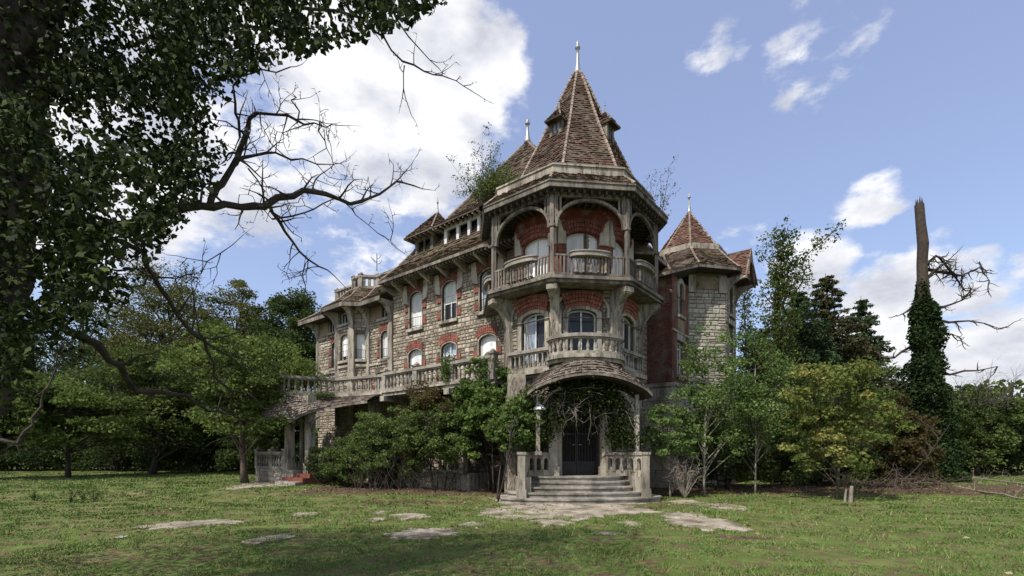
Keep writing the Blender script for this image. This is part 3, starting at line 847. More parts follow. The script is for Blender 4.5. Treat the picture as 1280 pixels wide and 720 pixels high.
def porch_parapet(sg):
    pts = [(CU + sg * 2.0, 3.66), (CU + sg * 1.74, 2.98), (CU + sg * .98, 2.86)]
    pw = [PC(x, 0, y) for x, y in pts]
    if sg > 0: pw = pw[::-1]
    root = None
    for i in range(2):
        F_, L = frame2((pw[i].x, pw[i].y), (pw[i + 1].x, pw[i + 1].y)); n = 2 if L < .76 else 3
        holes = [arch_poly(L * (k + .5) / n, 1.0, L / n * .56, 1.30, .10, 6) for k in range(n)]
        b = MB(); b.plate(F_, rect(0, L, .8, 1.5), holes, -.07, .07); b.box(F_, -.02, L + .02, 1.502, 1.59, -.11, .11)
        for k in range(n + 1): b.box(F_, max(0, L * k / n - .04), min(L, L * k / n + .04), .95, 1.45, .07, .095)
        o = b.build('porch_parapet', 'trim', mansion)
    c = PC(*[(CU + sg * 2.02), 0, 3.70]); F_ = frame((c.x, c.y), octn(0)); b = MB()
    b.box(F_, -.105, .105, .0, 1.52, -.105, .105); b.box(F_, -.13, .13, 1.52, 1.60, -.13, .13); b.box(F_, -.14, .14, .0, .42, -.14, .14)
    b.build('newel_post', 'trim', mansion)
    q0, q1 = sorted((CU + sg * 1.7, CU + sg * 2.1)); b = MB(); b.box(PC, q0, q1, 0, .8, 2.4, 3.62); b.build('porch_base', 'trim', mansion)
porch_parapet(-1); porch_parapet(1)
# buttress-like root of the old vine at the tower's left foot
for sg, uu in ((-1, -2.35),):
    b = MB(); b.box(PC, CU - 2.32, CU - 1.75, 0, 4.2, 2.3, 2.75); b.build('buttress', 'rubble', mansion)
# ------------------------------------------------------------------ main wing, front
PM = frame(T0 + NL * 1.46, NL)                      # u = -s
lower = [(3.1, 'blind'), (5.38, 'blue'), (7.65, 'blind')]
upper = [(3.07, 'blue'), (5.35, 'half'), (7.6, 'blind')]
holes = []; bl = []
for s, st in lower:
    holes.append(window(PM, -s, 4.62, .95, 6.20, .24, st)); bl += wblock(-s, 4.62, .95, 6.20, .24)
for s, st in upper:
    holes.append(window(PM, -s, 7.42, .90, 8.86, .28, st, rail=True)); bl += wblock(-s, 7.42, .90, 8.86, .28)
    # pale shoulder stones beside the brick arch
    for sg in (-1, 1):
        a = -s + sg * .70; b = MB(); q = [(-s + sg * .50, 8.62), (-s + sg * .82, 8.72), (-s + sg * .88, 9.0), (-s + sg * .88, 9.55), (-s + sg * .62, 9.55), (-s + sg * .58, 9.15)]
        b.plate(PM, q if sg > 0 else q[::-1], [], 0, .075); b.build('shoulder_stone', 'cream', mansion)
        bl.append((min(-s + sg * .52, -s + sg * .86), max(-s + sg * .52, -s + sg * .86), 8.68, 9.5))
# small ground-floor windows behind the shrubs
for s in (3.3, 5.4, 7.5):
    holes.append(window(PM, -s, 1.5, .9, 3.1, .25, 'dark')); bl += wblock(-s, 1.5, .9, 3.1, .25)
w_ = wall(PM, rect(-9.3, -1.6, 0, 9.66), holes)
b = MB(); stone_fill(b, PM, -9.3, -1.6, 0, 9.6, blocks=bl); b.build('rubble_stone', 'rubble', w_, kind='stuff')

# ---- pavilion at the left end: wall runs (s,a) from 16.3 to 9.3 with a canted bay
pv = [(16.3, -6.0), (16.3, 1.46), (13.87, 1.46), (13.27, 2.06), (11.93, 2.06), (11.33, 1.46), (9.3, 1.46)]
pw = [WP(*q) for q in pv]
pav_eave_z = 9.05
for i in range(len(pw) - 1):
    P, L = frame2(pw[i], pw[i + 1]); holes = []; bl = []
    if i == 1:    # left of the bay: window hard by the bay
        u = L - .62; holes.append(window(P, u, 6.3, .66, 7.58, .2, 'blind', rail=True)); bl += wblock(u, 6.3, .66, 7.58, .2)
        att = [(L - .75, .7)]; pan = [(L - 1.75, .9)]
    elif i == 3:
        u = L / 2 - .02; holes.append(window(P, u, 6.4, .74, 7.62, .16, 'half', rail=True, brick=False, quoins=False, half=.8)); bl.append((u - .42, u + .42, 6.2, 7.85)); att = [(L / 2, .9)]; pan = []
    elif i == 4:
        u = L / 2; holes.append(window(P, u, 6.4, .56, 7.62, .14, 'blind', rail=True, brick=False, quoins=False)); bl.append((u - .32, u + .32, 6.2, 7.85)); att = []; pan = []
    elif i == 5:
        u = L - .62; holes.append(window(P, u, 6.28, .74, 7.46, .22, 'blind', rail=True)); bl += wblock(u, 6.28, .74, 7.46, .22)
        att = [(L - .72, .72)]; pan = [(.62, .95)]
        holes.append(window(P, 1.0, 4.62, .8, 5.5, .15, 'dark', brick=False)); bl.append((.55, 1.45, 4.4, 5.7))
    else: att = []; pan = []
    for (ua, wa) in att:
        holes.append(window(P, ua, 8.32, wa, 8.95, 0, 'glass', brick=False, quoins=False, mull=2, depth=.12)); bl.append((ua - wa / 2 - .05, ua + wa / 2 + .05, 8.18, 9.0))
    for (ua, wa) in pan:
        b = MB(); b.box(P, ua - wa / 2, ua + wa / 2, 8.25, 8.95, -.02, .02); b.plate(P, rect(ua - wa / 2 - .06, ua + wa / 2 + .06, 8.19, 9.0), [rect(ua - wa / 2, ua + wa / 2, 8.25, 8.95)], 0, .06)
        b.build('render_panel', 'panel', mansion); bl.append((ua - wa / 2 - .06, ua + wa / 2 + .06, 8.19, 9.0))
    w_ = wall(P, rect(0, L, 0, 9.1), holes, n0=-.3)
    b = MB(); stone_fill(b, P, 0, L, 0, 8.1, blocks=bl)
    stone_fill(b, P, 0, L, 8.1, 9.0, blocks=bl, h=.22, wr=(.3, .5), depth=.02); b.build('rubble_stone', 'rubble', w_, kind='stuff')
    for za, zb, nn in ((6.02, 6.14, .09), (8.06, 8.16, .07)): b = MB(); b.box(P, 0, L, za, zb, 0, nn); b.build('string_course', 'trim', mansion)
# pilasters of the bay and curved brackets above them
def wing_bracket(q, d, z0, z1, out, th=.22):
    F_ = frame(q, d); d = Vector(d).normalized()
    def P(r, z, n): p = Vector(q) + d * r + Vector((-d.y, d.x)) * n; return Vector((p.x, p.y, z))
    b = MB(); arc = []
    for i in range(11):
        t = i / 10 * PI / 2; arc.append((.10 + (out - .10) * (1 - math.cos(t)), z0 + (z1 - z0 - .12) * math.sin(t)))
    arc2 = [(0.0, z1)] + [(0.0, z0 - .15)]
    inn = []
    for i in range(9):
        t = i / 8 * PI / 2; inn.append((.02 + (out - .25) * (1 - math.cos(t)), z0 + .25 + (z1 - z0 - .42) * math.sin(t)))
    b.plate(P, [(-.02, z0 - .2), (.10, z0)] + arc + [(out, z1), (-.02, z1)], [], -th / 2, th / 2)
    return b.build('eave_bracket', 'trim', mansion)
for (s, a, dx) in ((13.27, 2.06, None), (11.93, 2.06, None), (11.33, 1.46, None), (16.25, 1.46, None), (13.87, 1.46, None), (9.42, 1.46, None)):
    q = WP(s, a); d = NL if s not in (11.93, 16.25, 13.27) else (NL + (-DL if s == 11.93 else DL) * .45)
    F_ = frame(q, d)
    b = MB(); b.box(F_, -.17, .17, 3.0, 7.9, -.2, .13); b.build('pilaster', 'trim', mansion)
    wing_bracket(q, d, 7.9, 9.02, .72, .26)
# eaves, tiled skirt and parapet of the pavilion
pe = offset_line(pw, .78); pi_ = offset_line(pw, -.62)
pe[-1] = pe[-1]; pi_[-1] = WP(9.0, .84)
b = MB(); sw = [tuple(p) for p in pe]; sweep(b, pe, .05, 8.93, 9.13, False, 0); b.build('fascia', 'wood', mansion)
b = MB()
for i in range(len(pe) - 1):
    b.face([v3(pe[i + 1], 9.0), v3(pe[i], 9.0), v3(pw[i], 9.02), v3(pw[i + 1], 9.02)])
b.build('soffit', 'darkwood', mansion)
b = MB(); h_ = MB()
for i in range(len(pe) - 1):
    m0 = pe[i].lerp(pi_[i], .5); m1 = pe[i + 1].lerp(pi_[i + 1], .5)
    tiles(b, v3(pe[i], 9.13), v3(pe[i + 1], 9.13), v3(m1, 9.62), v3(m0, 9.62), .14, .18)
    tiles(b, v3(m0, 9.62), v3(m1, 9.62), v3(pi_[i + 1], 10.35), v3(pi_[i], 10.35), .14, .18)
    hips(h_, v3(pe[i], 9.16), v3(m0, 9.66)); hips(h_, v3(m0, 9.66), v3(pi_[i], 10.36))
sk = b.build('pavilion_roof', 'tilemoss', mansion); sk['kind'] = 'stuff'; h_.build('hip_tiles', 'ridge', sk, kind='stuff')
b = MB(); poly = [tuple(p) for p in pi_] + [tuple(WP(9.0, -6.0))]
b.plate(lambda u, z, n: Vector((u, z, n)), poly, [], 10.30, 10.36); b.build('flat_roof', 'concrete', mansion)
pp = offset_line(pi_, -.15)
balustrade(pp, 10.36, .68, .4, .30, m='rail', r=.065, turned=False, rail_w=.2, post_w=.2, post_h=.06, name='parapet_balustrade', postat=[1, 2, 3, 4, 5])
# dead plant with a crooked stem and side twigs on the parapet
dry_plant = empty('dead_plant', tuple(v3(WP(11.0, 1.2), 11.0)))
tag(dry_plant, 'small crooked dead plant standing up from the parapet of the left pavilion', 'dead plant')
q = origin_of(dry_plant); b = MB(); b.tube([q, q + Vector((0, 0, .9))], .02, 5)
for dz, dx in ((.35, .28), (.5, -.3), (.62, .22), (.42, -.18)):
    b.tube([q + Vector((0, 0, dz)), q + Vector((dx * .6, 0, dz + .05)), q + Vector((dx, 0, dz + .22))], .014, 4)
b.build('stem', 'barkdark', dry_plant)

# ---- main roof
EZ = 9.62
outr = [WP(9.3, -9.9), WP(9.3, 2.32), WP(2.55, 2.32), WP(-2.3, -2.5), WP(-2.3, -9.9)]
innr = [WP(8.75, -9.1), WP(8.75, 1.5), WP(1.2, 1.5), WP(-1.5, -1.2), WP(-1.5, -9.1)]
I = [v3(p, 10.62) for p in (innr[0], innr[1], WP(-1.5, 1.5), innr[4])]
# order left to right seen from outside: left side, front, right side, back
b = MB(); h_ = MB()
for i in range(5):
    j = (i + 1) % 5
    m0 = outr[i].lerp(innr[i], .5); m1 = outr[j].lerp(innr[j], .5)
    tiles(b, v3(outr[i], EZ + .1), v3(outr[j], EZ + .1), v3(m1, EZ + .5), v3(m0, EZ + .5), .14, .2)
    tiles(b, v3(m0, EZ + .5), v3(m1, EZ + .5), v3(innr[j], 10.62), v3(innr[i], 10.62), .14, .2)
r0 = v3(WP(4.0, -2.5), 16.75); r1 = v3(WP(4.0, -5.0), 16.75)
tiles(b, I[0], I[1], r0, r1, .16, .2); tiles(b, I[1], I[2], r0, r0, .16, .2); tiles(b, I[2], I[3], r1, r0, .16, .2); tiles(b, I[3], I[0], r1, r1, .2, .3)
for p, r in ((I[1], r0), (I[2], r0), (I[0], r1), (I[3], r1), (r0, r1)): hips(h_, p + Vector((0, 0, .03)), r + Vector((0, 0, .03)), .25, .07)
for i in (0, 1, 4): hips(h_, v3(outr[i], EZ + .12), v3(innr[i], 10.64), .25, .065)
mr = b.build('main_roof', 'tilemoss', mansion); mr['kind'] = 'stuff'; h_.build('hip_tiles', 'ridge', mr, kind='stuff')
finial((r0.x, r0.y), 16.65, 1.25, .2)
b = MB(); sweep(b, outr, .05, EZ + .0, EZ + .12, True, .01); b.build('fascia', 'wood', mansion)
b = MB(); ow = [WP(9.28, -9.88), WP(9.28, 2.3), WP(2.55, 2.3), WP(-2.28, -2.5), WP(-2.28, -9.88)]
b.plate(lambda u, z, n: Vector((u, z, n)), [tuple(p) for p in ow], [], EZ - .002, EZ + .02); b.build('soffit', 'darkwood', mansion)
for s in (2.1, 3.15, 4.3, 5.35, 6.45, 7.5, 8.5, 9.2):
    def PS(r, z, n, s=s): p = WP(s, 1.46) + NL * r + DL * n; return Vector((p.x, p.y, z))
    b = MB(); b.plate(PS, [(0, 9.62), (0, 9.3), (.08, 9.26), (.74, 9.52), (.80, 9.62)], [], -.06, .06); b.build('eave_strut', 'trim', mansion)
b = MB()
for j in range(52):
    s = 9.1 - j * .2
    b.box(lambda u, z, n: PM(u, z, n), -s - .03, -s + .03, EZ - .09, EZ - .003, .3, .82)
b.build('rafter_ends', 'wood', mansion)
# dormer with a row of openings under a sloping roof
def PD(u, z, n): return PM(u, z, n)
b = MB(); n1 = -.16
b.plate(PM, rect(-5.85, -3.7, 10.66, 11.72), [rect(-5.68, -5.08, 10.82, 11.55), rect(-4.92, -4.40, 10.82, 11.55), rect(-4.25, -3.82, 10.82, 11.55)], n1 - .1, n1)
b.box(PM, -5.85, -5.80, 10.66, 11.72, n1 - 1.4, n1 - .102); b.box(PM, -5.95, -3.6, 10.6, 10.68, n1 - .05, n1 + .1)
dm = b.build('roof_dormer', 'white', mansion)
b = MB(); b.box(PM, -5.75, -3.75, 10.75, 11.65, n1 - .35, n1 - .3); b.build('pane', 'glass', dm)
b = MB(); q = [PM(-6.15, 11.72, n1 + .35), PM(-3.4, 11.72, n1 + .35), PM(-3.4, 12.95, n1 - 1.35), PM(-6.15, 12.95, n1 - 1.35)]
tiles(b, *q, .14, .18); b.face([q[0] - up * .06, q[3] - up * .3, q[2] - up * .3, q[1] - up * .06], .1); b.face([q[0] - up * .06, q[1] - up * .06, q[1], q[0]], .2)
b.face([q[0], q[3], q[3] - up * 1.2, q[0] - up * .06]); t = b.build('dormer_roof', 'tilemoss', dm); t['kind'] = 'stuff'
b = MB()
for j in range(10): uu = -6.05 + j * .28; b.box(PM, uu - .03, uu + .03, 11.60, 11.68, n1 - .1, n1 + .32)
b.build('rafter_ends', 'trim', dm)
# square dormer with pyramid roof and finial
b = MB()
b.plate(PM, rect(-7.85, -6.62, 10.62, 11.72), [rect(-7.68, -6.80, 10.85, 11.55)], n1 - .1, n1)
for uu in (-7.85, -6.67): b.box(PM, uu, uu + .05, 10.62, 11.72, n1 - 1.8, n1 - .102)
b.box(PM, -7.26, -7.20, 10.85, 11.55, n1 - .08, n1 - .02); b.box(PM, -7.95, -6.52, 10.58, 10.66, n1 - .05, n1 + .1)
dm = b.build('roof_dormer', 'wood', mansion)
b = MB(); b.box(PM, -7.75, -6.72, 10.75, 11.65, n1 - .35, n1 - .3); b.build('pane', 'glass', dm)
q = [PM(-8.2, 11.72, n1 + .38), PM(-6.27, 11.72, n1 + .38), PM(-6.27, 11.72, n1 - 1.9), PM(-8.2, 11.72, n1 - 1.9)]; ap = PM(-7.2, 13.15, n1 - .85)
b = MB(); h_ = MB()
for i in range(4): tiles(b, q[i], q[(i + 1) % 4], ap, ap, .13, .16); hips(h_, q[i], ap, .2, .05)
b.face([p - up * .05 for p in q][::-1], .1)
t = b.build('dormer_roof', 'tile', dm); t['kind'] = 'stuff'; h_.build('hip_tiles', 'ridge', dm, kind='stuff')
b = MB()
for i in range(4): b.tube([q[i] - up * .03, q[(i + 1) % 4] - up * .03], .035, 4)
for j in range(7): uu = -8.05 + j * .3; b.box(PM, uu - .03, uu + .03, 11.60, 11.67, n1 - .1, n1 + .34)
b.build('rafter_ends', 'trim', dm)
b = MB(); b.lathe(tuple(ap), [(.08, -.05), (.04, .12), (.02, .4), (.05, .45), (.05, .5), (.015, .55), (.01, .75)], 8); b.build('dormer_finial', 'lead', dm)

# ---- terraces: slab, piers, balustrade
tp = [WP(10.2, 3.9), WP(8.0, 3.25), WP(2.3, 3.25)]
b = MB(); poly = [tuple(WP(9.0, 1.4)), tuple(WP(8.0, 1.4)), tuple(WP(8.0, 3.42)), tuple(WP(2.2, 3.42)), tuple(WP(2.2, 1.4))]
b.plate(lambda u, z, n: Vector((u, z, n)), [tuple(WP(7.42, 1.4)), tuple(WP(7.42, 3.45)), tuple(WP(1.0, 3.45)), tuple(WP(1.0, 1.4))], [], 4.03, 4.17)
b.plate(lambda u, z, n: Vector((u, z, n)), [tuple(WP(7.45, 1.4)), tuple(WP(7.45, 3.52)), tuple(WP(1.0, 3.52)), tuple(WP(1.0, 1.4))], [], 4.172, 4.24); b.build('terrace_slab', 'trim', mansion)
for s in (7.3, 5.3, 3.3):
    def PS(r, z, n, s=s): p = WP(s, 0) + NL * r + DL * n; return Vector((p.x, p.y, z))
    b = MB(); b.box(PS, 1.46, 3.6, 3.80, 4.028, -.14, .14); b.build('console', 'trim', mansion)
balustrade([WP(7.35, 3.36), WP(5.28, 3.36), WP(3.2, 3.36), WP(1.15, 3.36)], 4.242, .80, .6, .25, name='terrace_balustrade', r=.075, post_w=.26)
# terrace over the side porch, swung forward
tq = [WP(13.5, 4.2), WP(11.75, 6.0), WP(11.05, 5.95), WP(10.2, 4.0), WP(7.5, 3.36)]
b = MB(); poly = [tuple(WP(13.5, 1.2))] + [tuple(p) for p in offset_line(tq, .14)] + [tuple(WP(7.5, 1.2))]
b.plate(lambda u, z, n: Vector((u, z, n)), poly, [], 4.08, 4.235); b.build('terrace_slab', 'trim', mansion)
balustrade(tq, 4.237, .76, .55, .27, name='terrace_balustrade', r=.07, posts=False, rail_w=.2)
# tiled skirt canopy below it, its eave dipping at the corner
inn = [v3(p, 4.12) for p in offset_line(tq, .12)]
eav = [v3(WP(14.1, 4.6), 3.4), v3(WP(12.1, 6.6), 3.1), v3(WP(11.3, 6.7), 3.08), v3(WP(10.15, 6.2), 2.95), v3(WP(9.7, 4.9), 3.55), v3(WP(7.5, 4.2), 3.78)]
ip = [inn[0], inn[1], inn[1].lerp(inn[2], .7), inn[2], inn[3], inn[4]]
b = MB(); so = MB(); fa = MB()
for i in range(5):
    n = 6
    for k in range(n):
        f0, f1 = k / n, (k + 1) / n
        wv = lambda f: .10 * math.sin(f * PI) * (1 if i in (2, 3) else .3)
        a_, b_ = eav[i].lerp(eav[i + 1], f0) + up * wv(f0), eav[i].lerp(eav[i + 1], f1) + up * wv(f1)
        c_, d_ = ip[i].lerp(ip[i + 1], f1), ip[i].lerp(ip[i + 1], f0)
        m0 = a_.lerp(d_, .5) + up * .06; m1 = b_.lerp(c_, .5) + up * .06
        tiles(b, a_, b_, m1, m0, .13, .18); tiles(b, m0, m1, c_, d_, .13, .18)
        so.face([b_ - up * .08, a_ - up * .08, d_ - up * .2, c_ - up * .2])
        fa.face([a_ - up * .1, b_ - up * .1, b_ + up * .01, a_ + up * .01])
cn = b.build('canopy_roof', 'tilegrey', mansion); cn['kind'] = 'stuff'; so.build('canopy_soffit', 'darkwood', cn); fa.build('canopy_fascia', 'wood', cn)
for (s, a) in ((10.35, 5.2), (11.6, 5.5), (13.3, 3.9), (8.4, 3.2)):
    q = WP(s, a); b = MB(); F_ = frame(q, NL); b.box(F_, -.16, .16, .9, 3.5, -.16, .16); b.box(F_, -.21, .21, 0, 1.1, -.21, .21); b.box(F_, -.2, .2, 3.3, 4.1, -.2, .2); b.build('porch_pillar', 'trim', mansion)
    for sg in (-1, 1):
        b = MB(); b.tube([v3(q + DL * sg * (.1 + .7 * (1 - math.cos(t / 6 * PI / 2))), 2.35 + .8 * math.sin(t / 6 * PI / 2)) for t in range(7)], .05, 6); b.build('curved_rib', 'wood', mansion)
# raised ground-floor veranda: base wall, floor, balusters, tiled steps
b = MB(); gp = [WP(14.6, 1.2), WP(14.6, 5.7), WP(10.9, 5.7), WP(10.9, 3.3), WP(2.4, 3.3), WP(2.4, 1.2)]
b.plate(lambda u, z, n: Vector((u, z, n)), [tuple(p) for p in gp], [], 0, .80); vb = b.build('veranda_base', 'trim', mansion)
P, L = frame2(WP(10.9, 3.3), WP(2.4, 3.3)); b = MB(); stone_fill(b, P, 0, L, 0, .78, h=.19, wr=(.25, .5)); b.build('rubble_stone', 'rubble', vb, kind='stuff')
P, L = frame2(WP(14.6, 5.7), WP(10.9, 5.7)); b = MB(); stone_fill(b, P, 0, L, 0, .78, h=.19, wr=(.25, .5)); b.build('rubble_stone', 'rubble', vb, kind='stuff')
balustrade([WP(9.6, 3.4), WP(7.2, 3.4), WP(4.8, 3.4), WP(2.6, 3.4)], .82, .8, .5, .27, name='veranda_balustrade', r=.07, post_w=.26)
balustrade([WP(14.5, 5.6), WP(13.0, 5.6), WP(11.7, 5.6)], .82, .8, .5, .27, name='veranda_balustrade', r=.07, post_w=.26)
for i in range(4):
    def PS(u, z, n): p = WP(10.6, 4.7) + NL * n - DL * u; return Vector((p.x, p.y, z))
    b = MB(); b.box(PS, -.9 - .0, .9 + .0, 0, .64 - i * .16, .55 + i * .32 - (0.0), .87 + i * .32); b.build('side_step', 'redtile' if i < 2 else 'step', mansion)
b = MB(); b.box(PS, -.9, .9, 0, .80, -.9, .549); b.build('side_landing', 'redtile', mansion)
P, L = frame2(WP(15.6, 1.46), WP(9.5, 1.46))
b = MB(); b.box(P, 1.2, 2.6, .8, 3.2, .01, .05); b.box(P, 4.2, 5.4, .8, 3.2, .01, .05); b.build('veranda_door', 'darkwood', mansion)

# ---- right side of the main block and back walls (plain)
for p, q in ((WP(-1.55, 1.46), WP(-1.55, -9.0)), (WP(-1.55, -9.0), WP(9.0, -9.0)), (WP(9.0, -9.0), WP(9.0, -6.0))):
    P, L = frame2(p, q); w_ = wall(P, rect(0, L, 0, 9.62), [], n0=-.35)
    if L > 8 and p == WP(-1.55, 1.46):
        b = MB(); stone_fill(b, P, 0, L, 0, 9.6, h=.2, wr=(.25, .5), depth=.03); b.build('rubble_stone', 'rubble', w_, kind='stuff')

# ------------------------------------------------------------------ right pavilion: brick block and polygonal stone turret
K0, K1, K2, K3, K4 = Vector((5.2, 21.5)), Vector((6.75, 20.25)), Vector((8.0, 21.8)), Vector((9.79, 22.0)), Vector((10.92, 23.42))
C2 = Vector((8.66, 24.06))
K5 = ov(C2, 2.17, 2); K6 = ov(C2, 2.17, 3); K7 = Vector((6.6, 26.0))
ks = [K0, K1, K2, K3, K4, K5, K6, K7]
for i in range(7):
    P, L = frame2(ks[i], ks[i + 1]); holes = []; bl = []
    brick = i < 2
    if i == 1:
        u = .98
        holes.append(window(P, u, 4.95, .72, 6.42, 0, 'glass', brick=False, quoins=False, sill=True)); bl.append((u - .45, u + .45, 4.8, 6.75))
        b = MB(); b.box(P, u - .5, u + .5, 6.44, 6.72, -.05, .05); b.build('lintel', 'trim', mansion)
        holes.append(window(P, u, 7.55, .46, 8.75, .2, 'glass', brick=False, quoins=False, mull=0)); bl.append((u - .42, u + .42, 7.42, 9.15))
        b = MB(); b.plate(P, arch_poly(u, 8.3, .86, 8.75, .42), [arch_poly(u, 8.301, .5, 8.75, .22)], 0, .07); b.build('window_surround', 'trim', mansion)
        b = MB(); b.box(P, u - .38, u + .38, 6.85, 7.38, .0, .05); b.build('render_panel', 'panel', mansion); bl.append((u - .38, u + .38, 6.85, 7.4))
        b = MB(); b.box(P, 0, L, 6.74, 6.84, 0, .06); b.build('string_course', 'trim', mansion); bl.append((0, L, 6.74, 6.84))
    if i == 3:
        u = L / 2 - .02
        holes.append(window(P, u, 8.05, .62, 9.2, .2, 'glass', brick=False, quoins=False, mull=1)); bl.append((u - .36, u + .36, 7.9, 9.45))
        holes.append(window(P, u, 6.2, .62, 7.55, 0, 'glass', brick=False, quoins=False, mull=1)); bl.append((u - .4, u + .4, 6.05, 7.85))
        b = MB(); b.box(P, u - .5, u + .5, 7.57, 7.8, -.03, .09); b.build('lintel', 'trim', mansion)
        holes.append(window(P, u, 3.9, .62, 5.2, 0, 'glass', brick=False, quoins=False, mull=1)); bl.append((u - .4, u + .4, 3.75, 5.3))
    w_ = wall(P, rect(0, L, 0, 9.12 if brick else 9.75), holes, n0=-.3, m='mortar')
    b = MB()
    if brick:
        stone_fill(b, P, 0, L, 4.5, 9.1, h=.075, wr=(.10, .22), depth=.012, blocks=bl); b.build('brickwork', 'brickwall', w_, kind='stuff')
        b = MB(); b.box(P, -.1 if i == 0 else .0, L + (.16 if i == 0 else 0), 0, 4.36, 0, .16); b.box(P, -.1 if i == 0 else .0, L + (.22 if i == 0 else 0), 4.362, 4.52, 0, .22)
        pl = b.build('plinth', 'trim', mansion)
        b = MB(); stone_fill(b, P, 0, L + (.15 if i == 0 else 0), 0, 4.3, h=.43, wr=(.5, .9), depth=.03, n0=.16)
        for q in range(len(b.f) // 5):      # each large plinth stone is a piece of its own
            c = MB()
            for ff, aa in zip(b.f[q * 5:q * 5 + 5], b.a[q * 5:q * 5 + 5]): c.face([b.v[k] for k in ff], aa)
            c.build('stone_block', 'ashlar', pl)
    else:
        bl2 = bl + ([(.42, 1.4, 9.0, 9.62)] if i == 2 else [])
        stone_fill(b, P, 0, L, 0, 9.65, h=.165, wr=(.22, .42), depth=.03, blocks=bl2 + [(0, .34, 8.85, 9.65), (L - .34, L, 8.85, 9.65)]); b.build('ashlar_stone', 'ashlar', w_, kind='stuff')
        for a_, c_ in ((0, .34), (L - .34, L)):
            b = MB(); b.box(P, a_, c_, 8.86, 9.64, 0, .06); b.build('corner_stone', 'trim', mansion)
        if i == 2:
            b = MB(); b.box(P, .42, 1.4, 9.02, 9.6, -.02, .02); b.build('render_panel', 'panel', mansion)
# roof of the right pavilion
ring = [v3(ov((8.8, 24.0), 1.6, k), 11.10) for k in range(-3, 5)]
ev = {-3: v3((4.7, 22.4), 9.25), -2: v3((6.55, 19.85), 9.12), -1: v3((8.2, 21.0), 9.86), 0: v3((10.18, 21.5), 9.88), 1: v3((11.62, 23.15), 9.86)}
ring_e = [ev.get(k, v3(ov(C2, 2.8, k), 9.86)) for k in range(-3, 5)]
b = MB(); h_ = MB(); fa = MB(); so = MB()
for i in range(8):
    j = (i + 1) % 8
    m0 = ring_e[i].lerp(ring[i], .5) - up * .06; m1 = ring_e[j].lerp(ring[j], .5) - up * .06
    tiles(b, ring_e[i], ring_e[j], m1, m0, .12, .15); tiles(b, m0, m1, ring[j], ring[i], .12, .15)
    hips(h_, ring_e[i] + up * .02, m0 + up * .03, .2, .05); hips(h_, m0 + up * .03, ring[i] + up * .03, .2, .05)
    fa.face([ring_e[i] - up * .14, ring_e[j] - up * .14, ring_e[j] + up * .02, ring_e[i] + up * .02])
    cc = v3((8.4, 23.6), 9.7); so.face([ring_e[j] - up * .13, ring_e[i] - up * .13, ring_e[i].lerp(cc, .5) - up * .05, ring_e[j].lerp(cc, .5) - up * .05])
t = b.build('turret_skirt_roof', 'tilemoss', mansion); t['kind'] = 'stuff'; h_.build('hip_tiles', 'ridge', t, kind='stuff'); fa.build('fascia', 'wood', t); so.build('soffit', 'darkwood', t)
b = MB(); rp = [ov((8.8, 24.0), 1.58, k) for k in range(-3, 5)]; sweep(b, rp, .14, 11.08, 11.34, True); b.build('stone_ledge', 'trim', mansion)
ap = Vector((8.86, 24.0, 13.62)); b = MB(); h_ = MB()
ra = [v3(ov((8.8, 24.0), 1.54, k), 11.25) for k in range(-3, 5)]; rb = [v3(ov((8.81, 24.0), 1.06, k), 12.0) for k in range(-3, 5)]
for i in range(8):
    j = (i + 1) % 8; tiles(b, ra[i], ra[j], rb[j], rb[i], .12, .14); tiles(b, rb[i], rb[j], ap, ap, .12, .14); hips(h_, ra[i], rb[i], .18, .055); hips(h_, rb[i], ap, .18, .05)
t = b.build('turret_roof', 'tilered', mansion); t['kind'] = 'stuff'; h_.build('hip_tiles', 'ridge', t, kind='stuff')
finial((ap.x, ap.y), 13.5, 1.05, .12)
# hooded gable projecting on the right
P, L = frame2(K3, K4); uc = L / 2
rz, ez, out = 11.0, 9.55, 1.0
A1, B1, R1 = P(uc - .85, ez, out), P(uc + .85, ez, out), P(uc, rz, out * .85)
A2_, B2_, R2 = P(uc - .85, ez, -.3), P(uc + .85, ez, -.3), P(uc, rz, -1.3)
b = MB(); tiles(b, A2_, A1, R1, R2, .12, .15); tiles(b, B1, B2_, R2, R1, .12, .15); b.face([A2_ - up * .05, R2 - up * .05, R1 - up * .05, A1 - up * .05], .1); b.face([B1 - up * .05, R1 - up * .05, R2 - up * .05, B2_ - up * .05], .1)
t = b.build('gable_hood', 'tilered', mansion); t['kind'] = 'stuff'
b = MB(); arc = [(uc + .72 * math.cos(PI * i / 12), ez - .15 + .95 * math.sin(PI * i / 12)) for i in range(13)]
b.plate(P, [(uc + .88, ez - .15), (uc + .88, ez + .05), (uc, rz + .03), (uc - .88, ez + .05), (uc - .88, ez - .15)] + arc[::-1], [], out * .85 - .02, out * .85 + .05)
b.build('bargeboard', 'wood', t)
for sg in (-1, 1):
    def PS(r, z, n, sg=sg): return P(uc + sg * .8 + n, z, r)
    b = MB(); b.plate(PS, [(0, 8.7)] + [(.05 + .85 * (1 - math.cos(q / 8 * PI / 2)), 8.7 + .75 * math.sin(q / 8 * PI / 2)) for q in range(9)] + [(.9, 9.55), (0, 9.55)], [], -.07, .07); b.build('eave_bracket', 'trim', mansion)
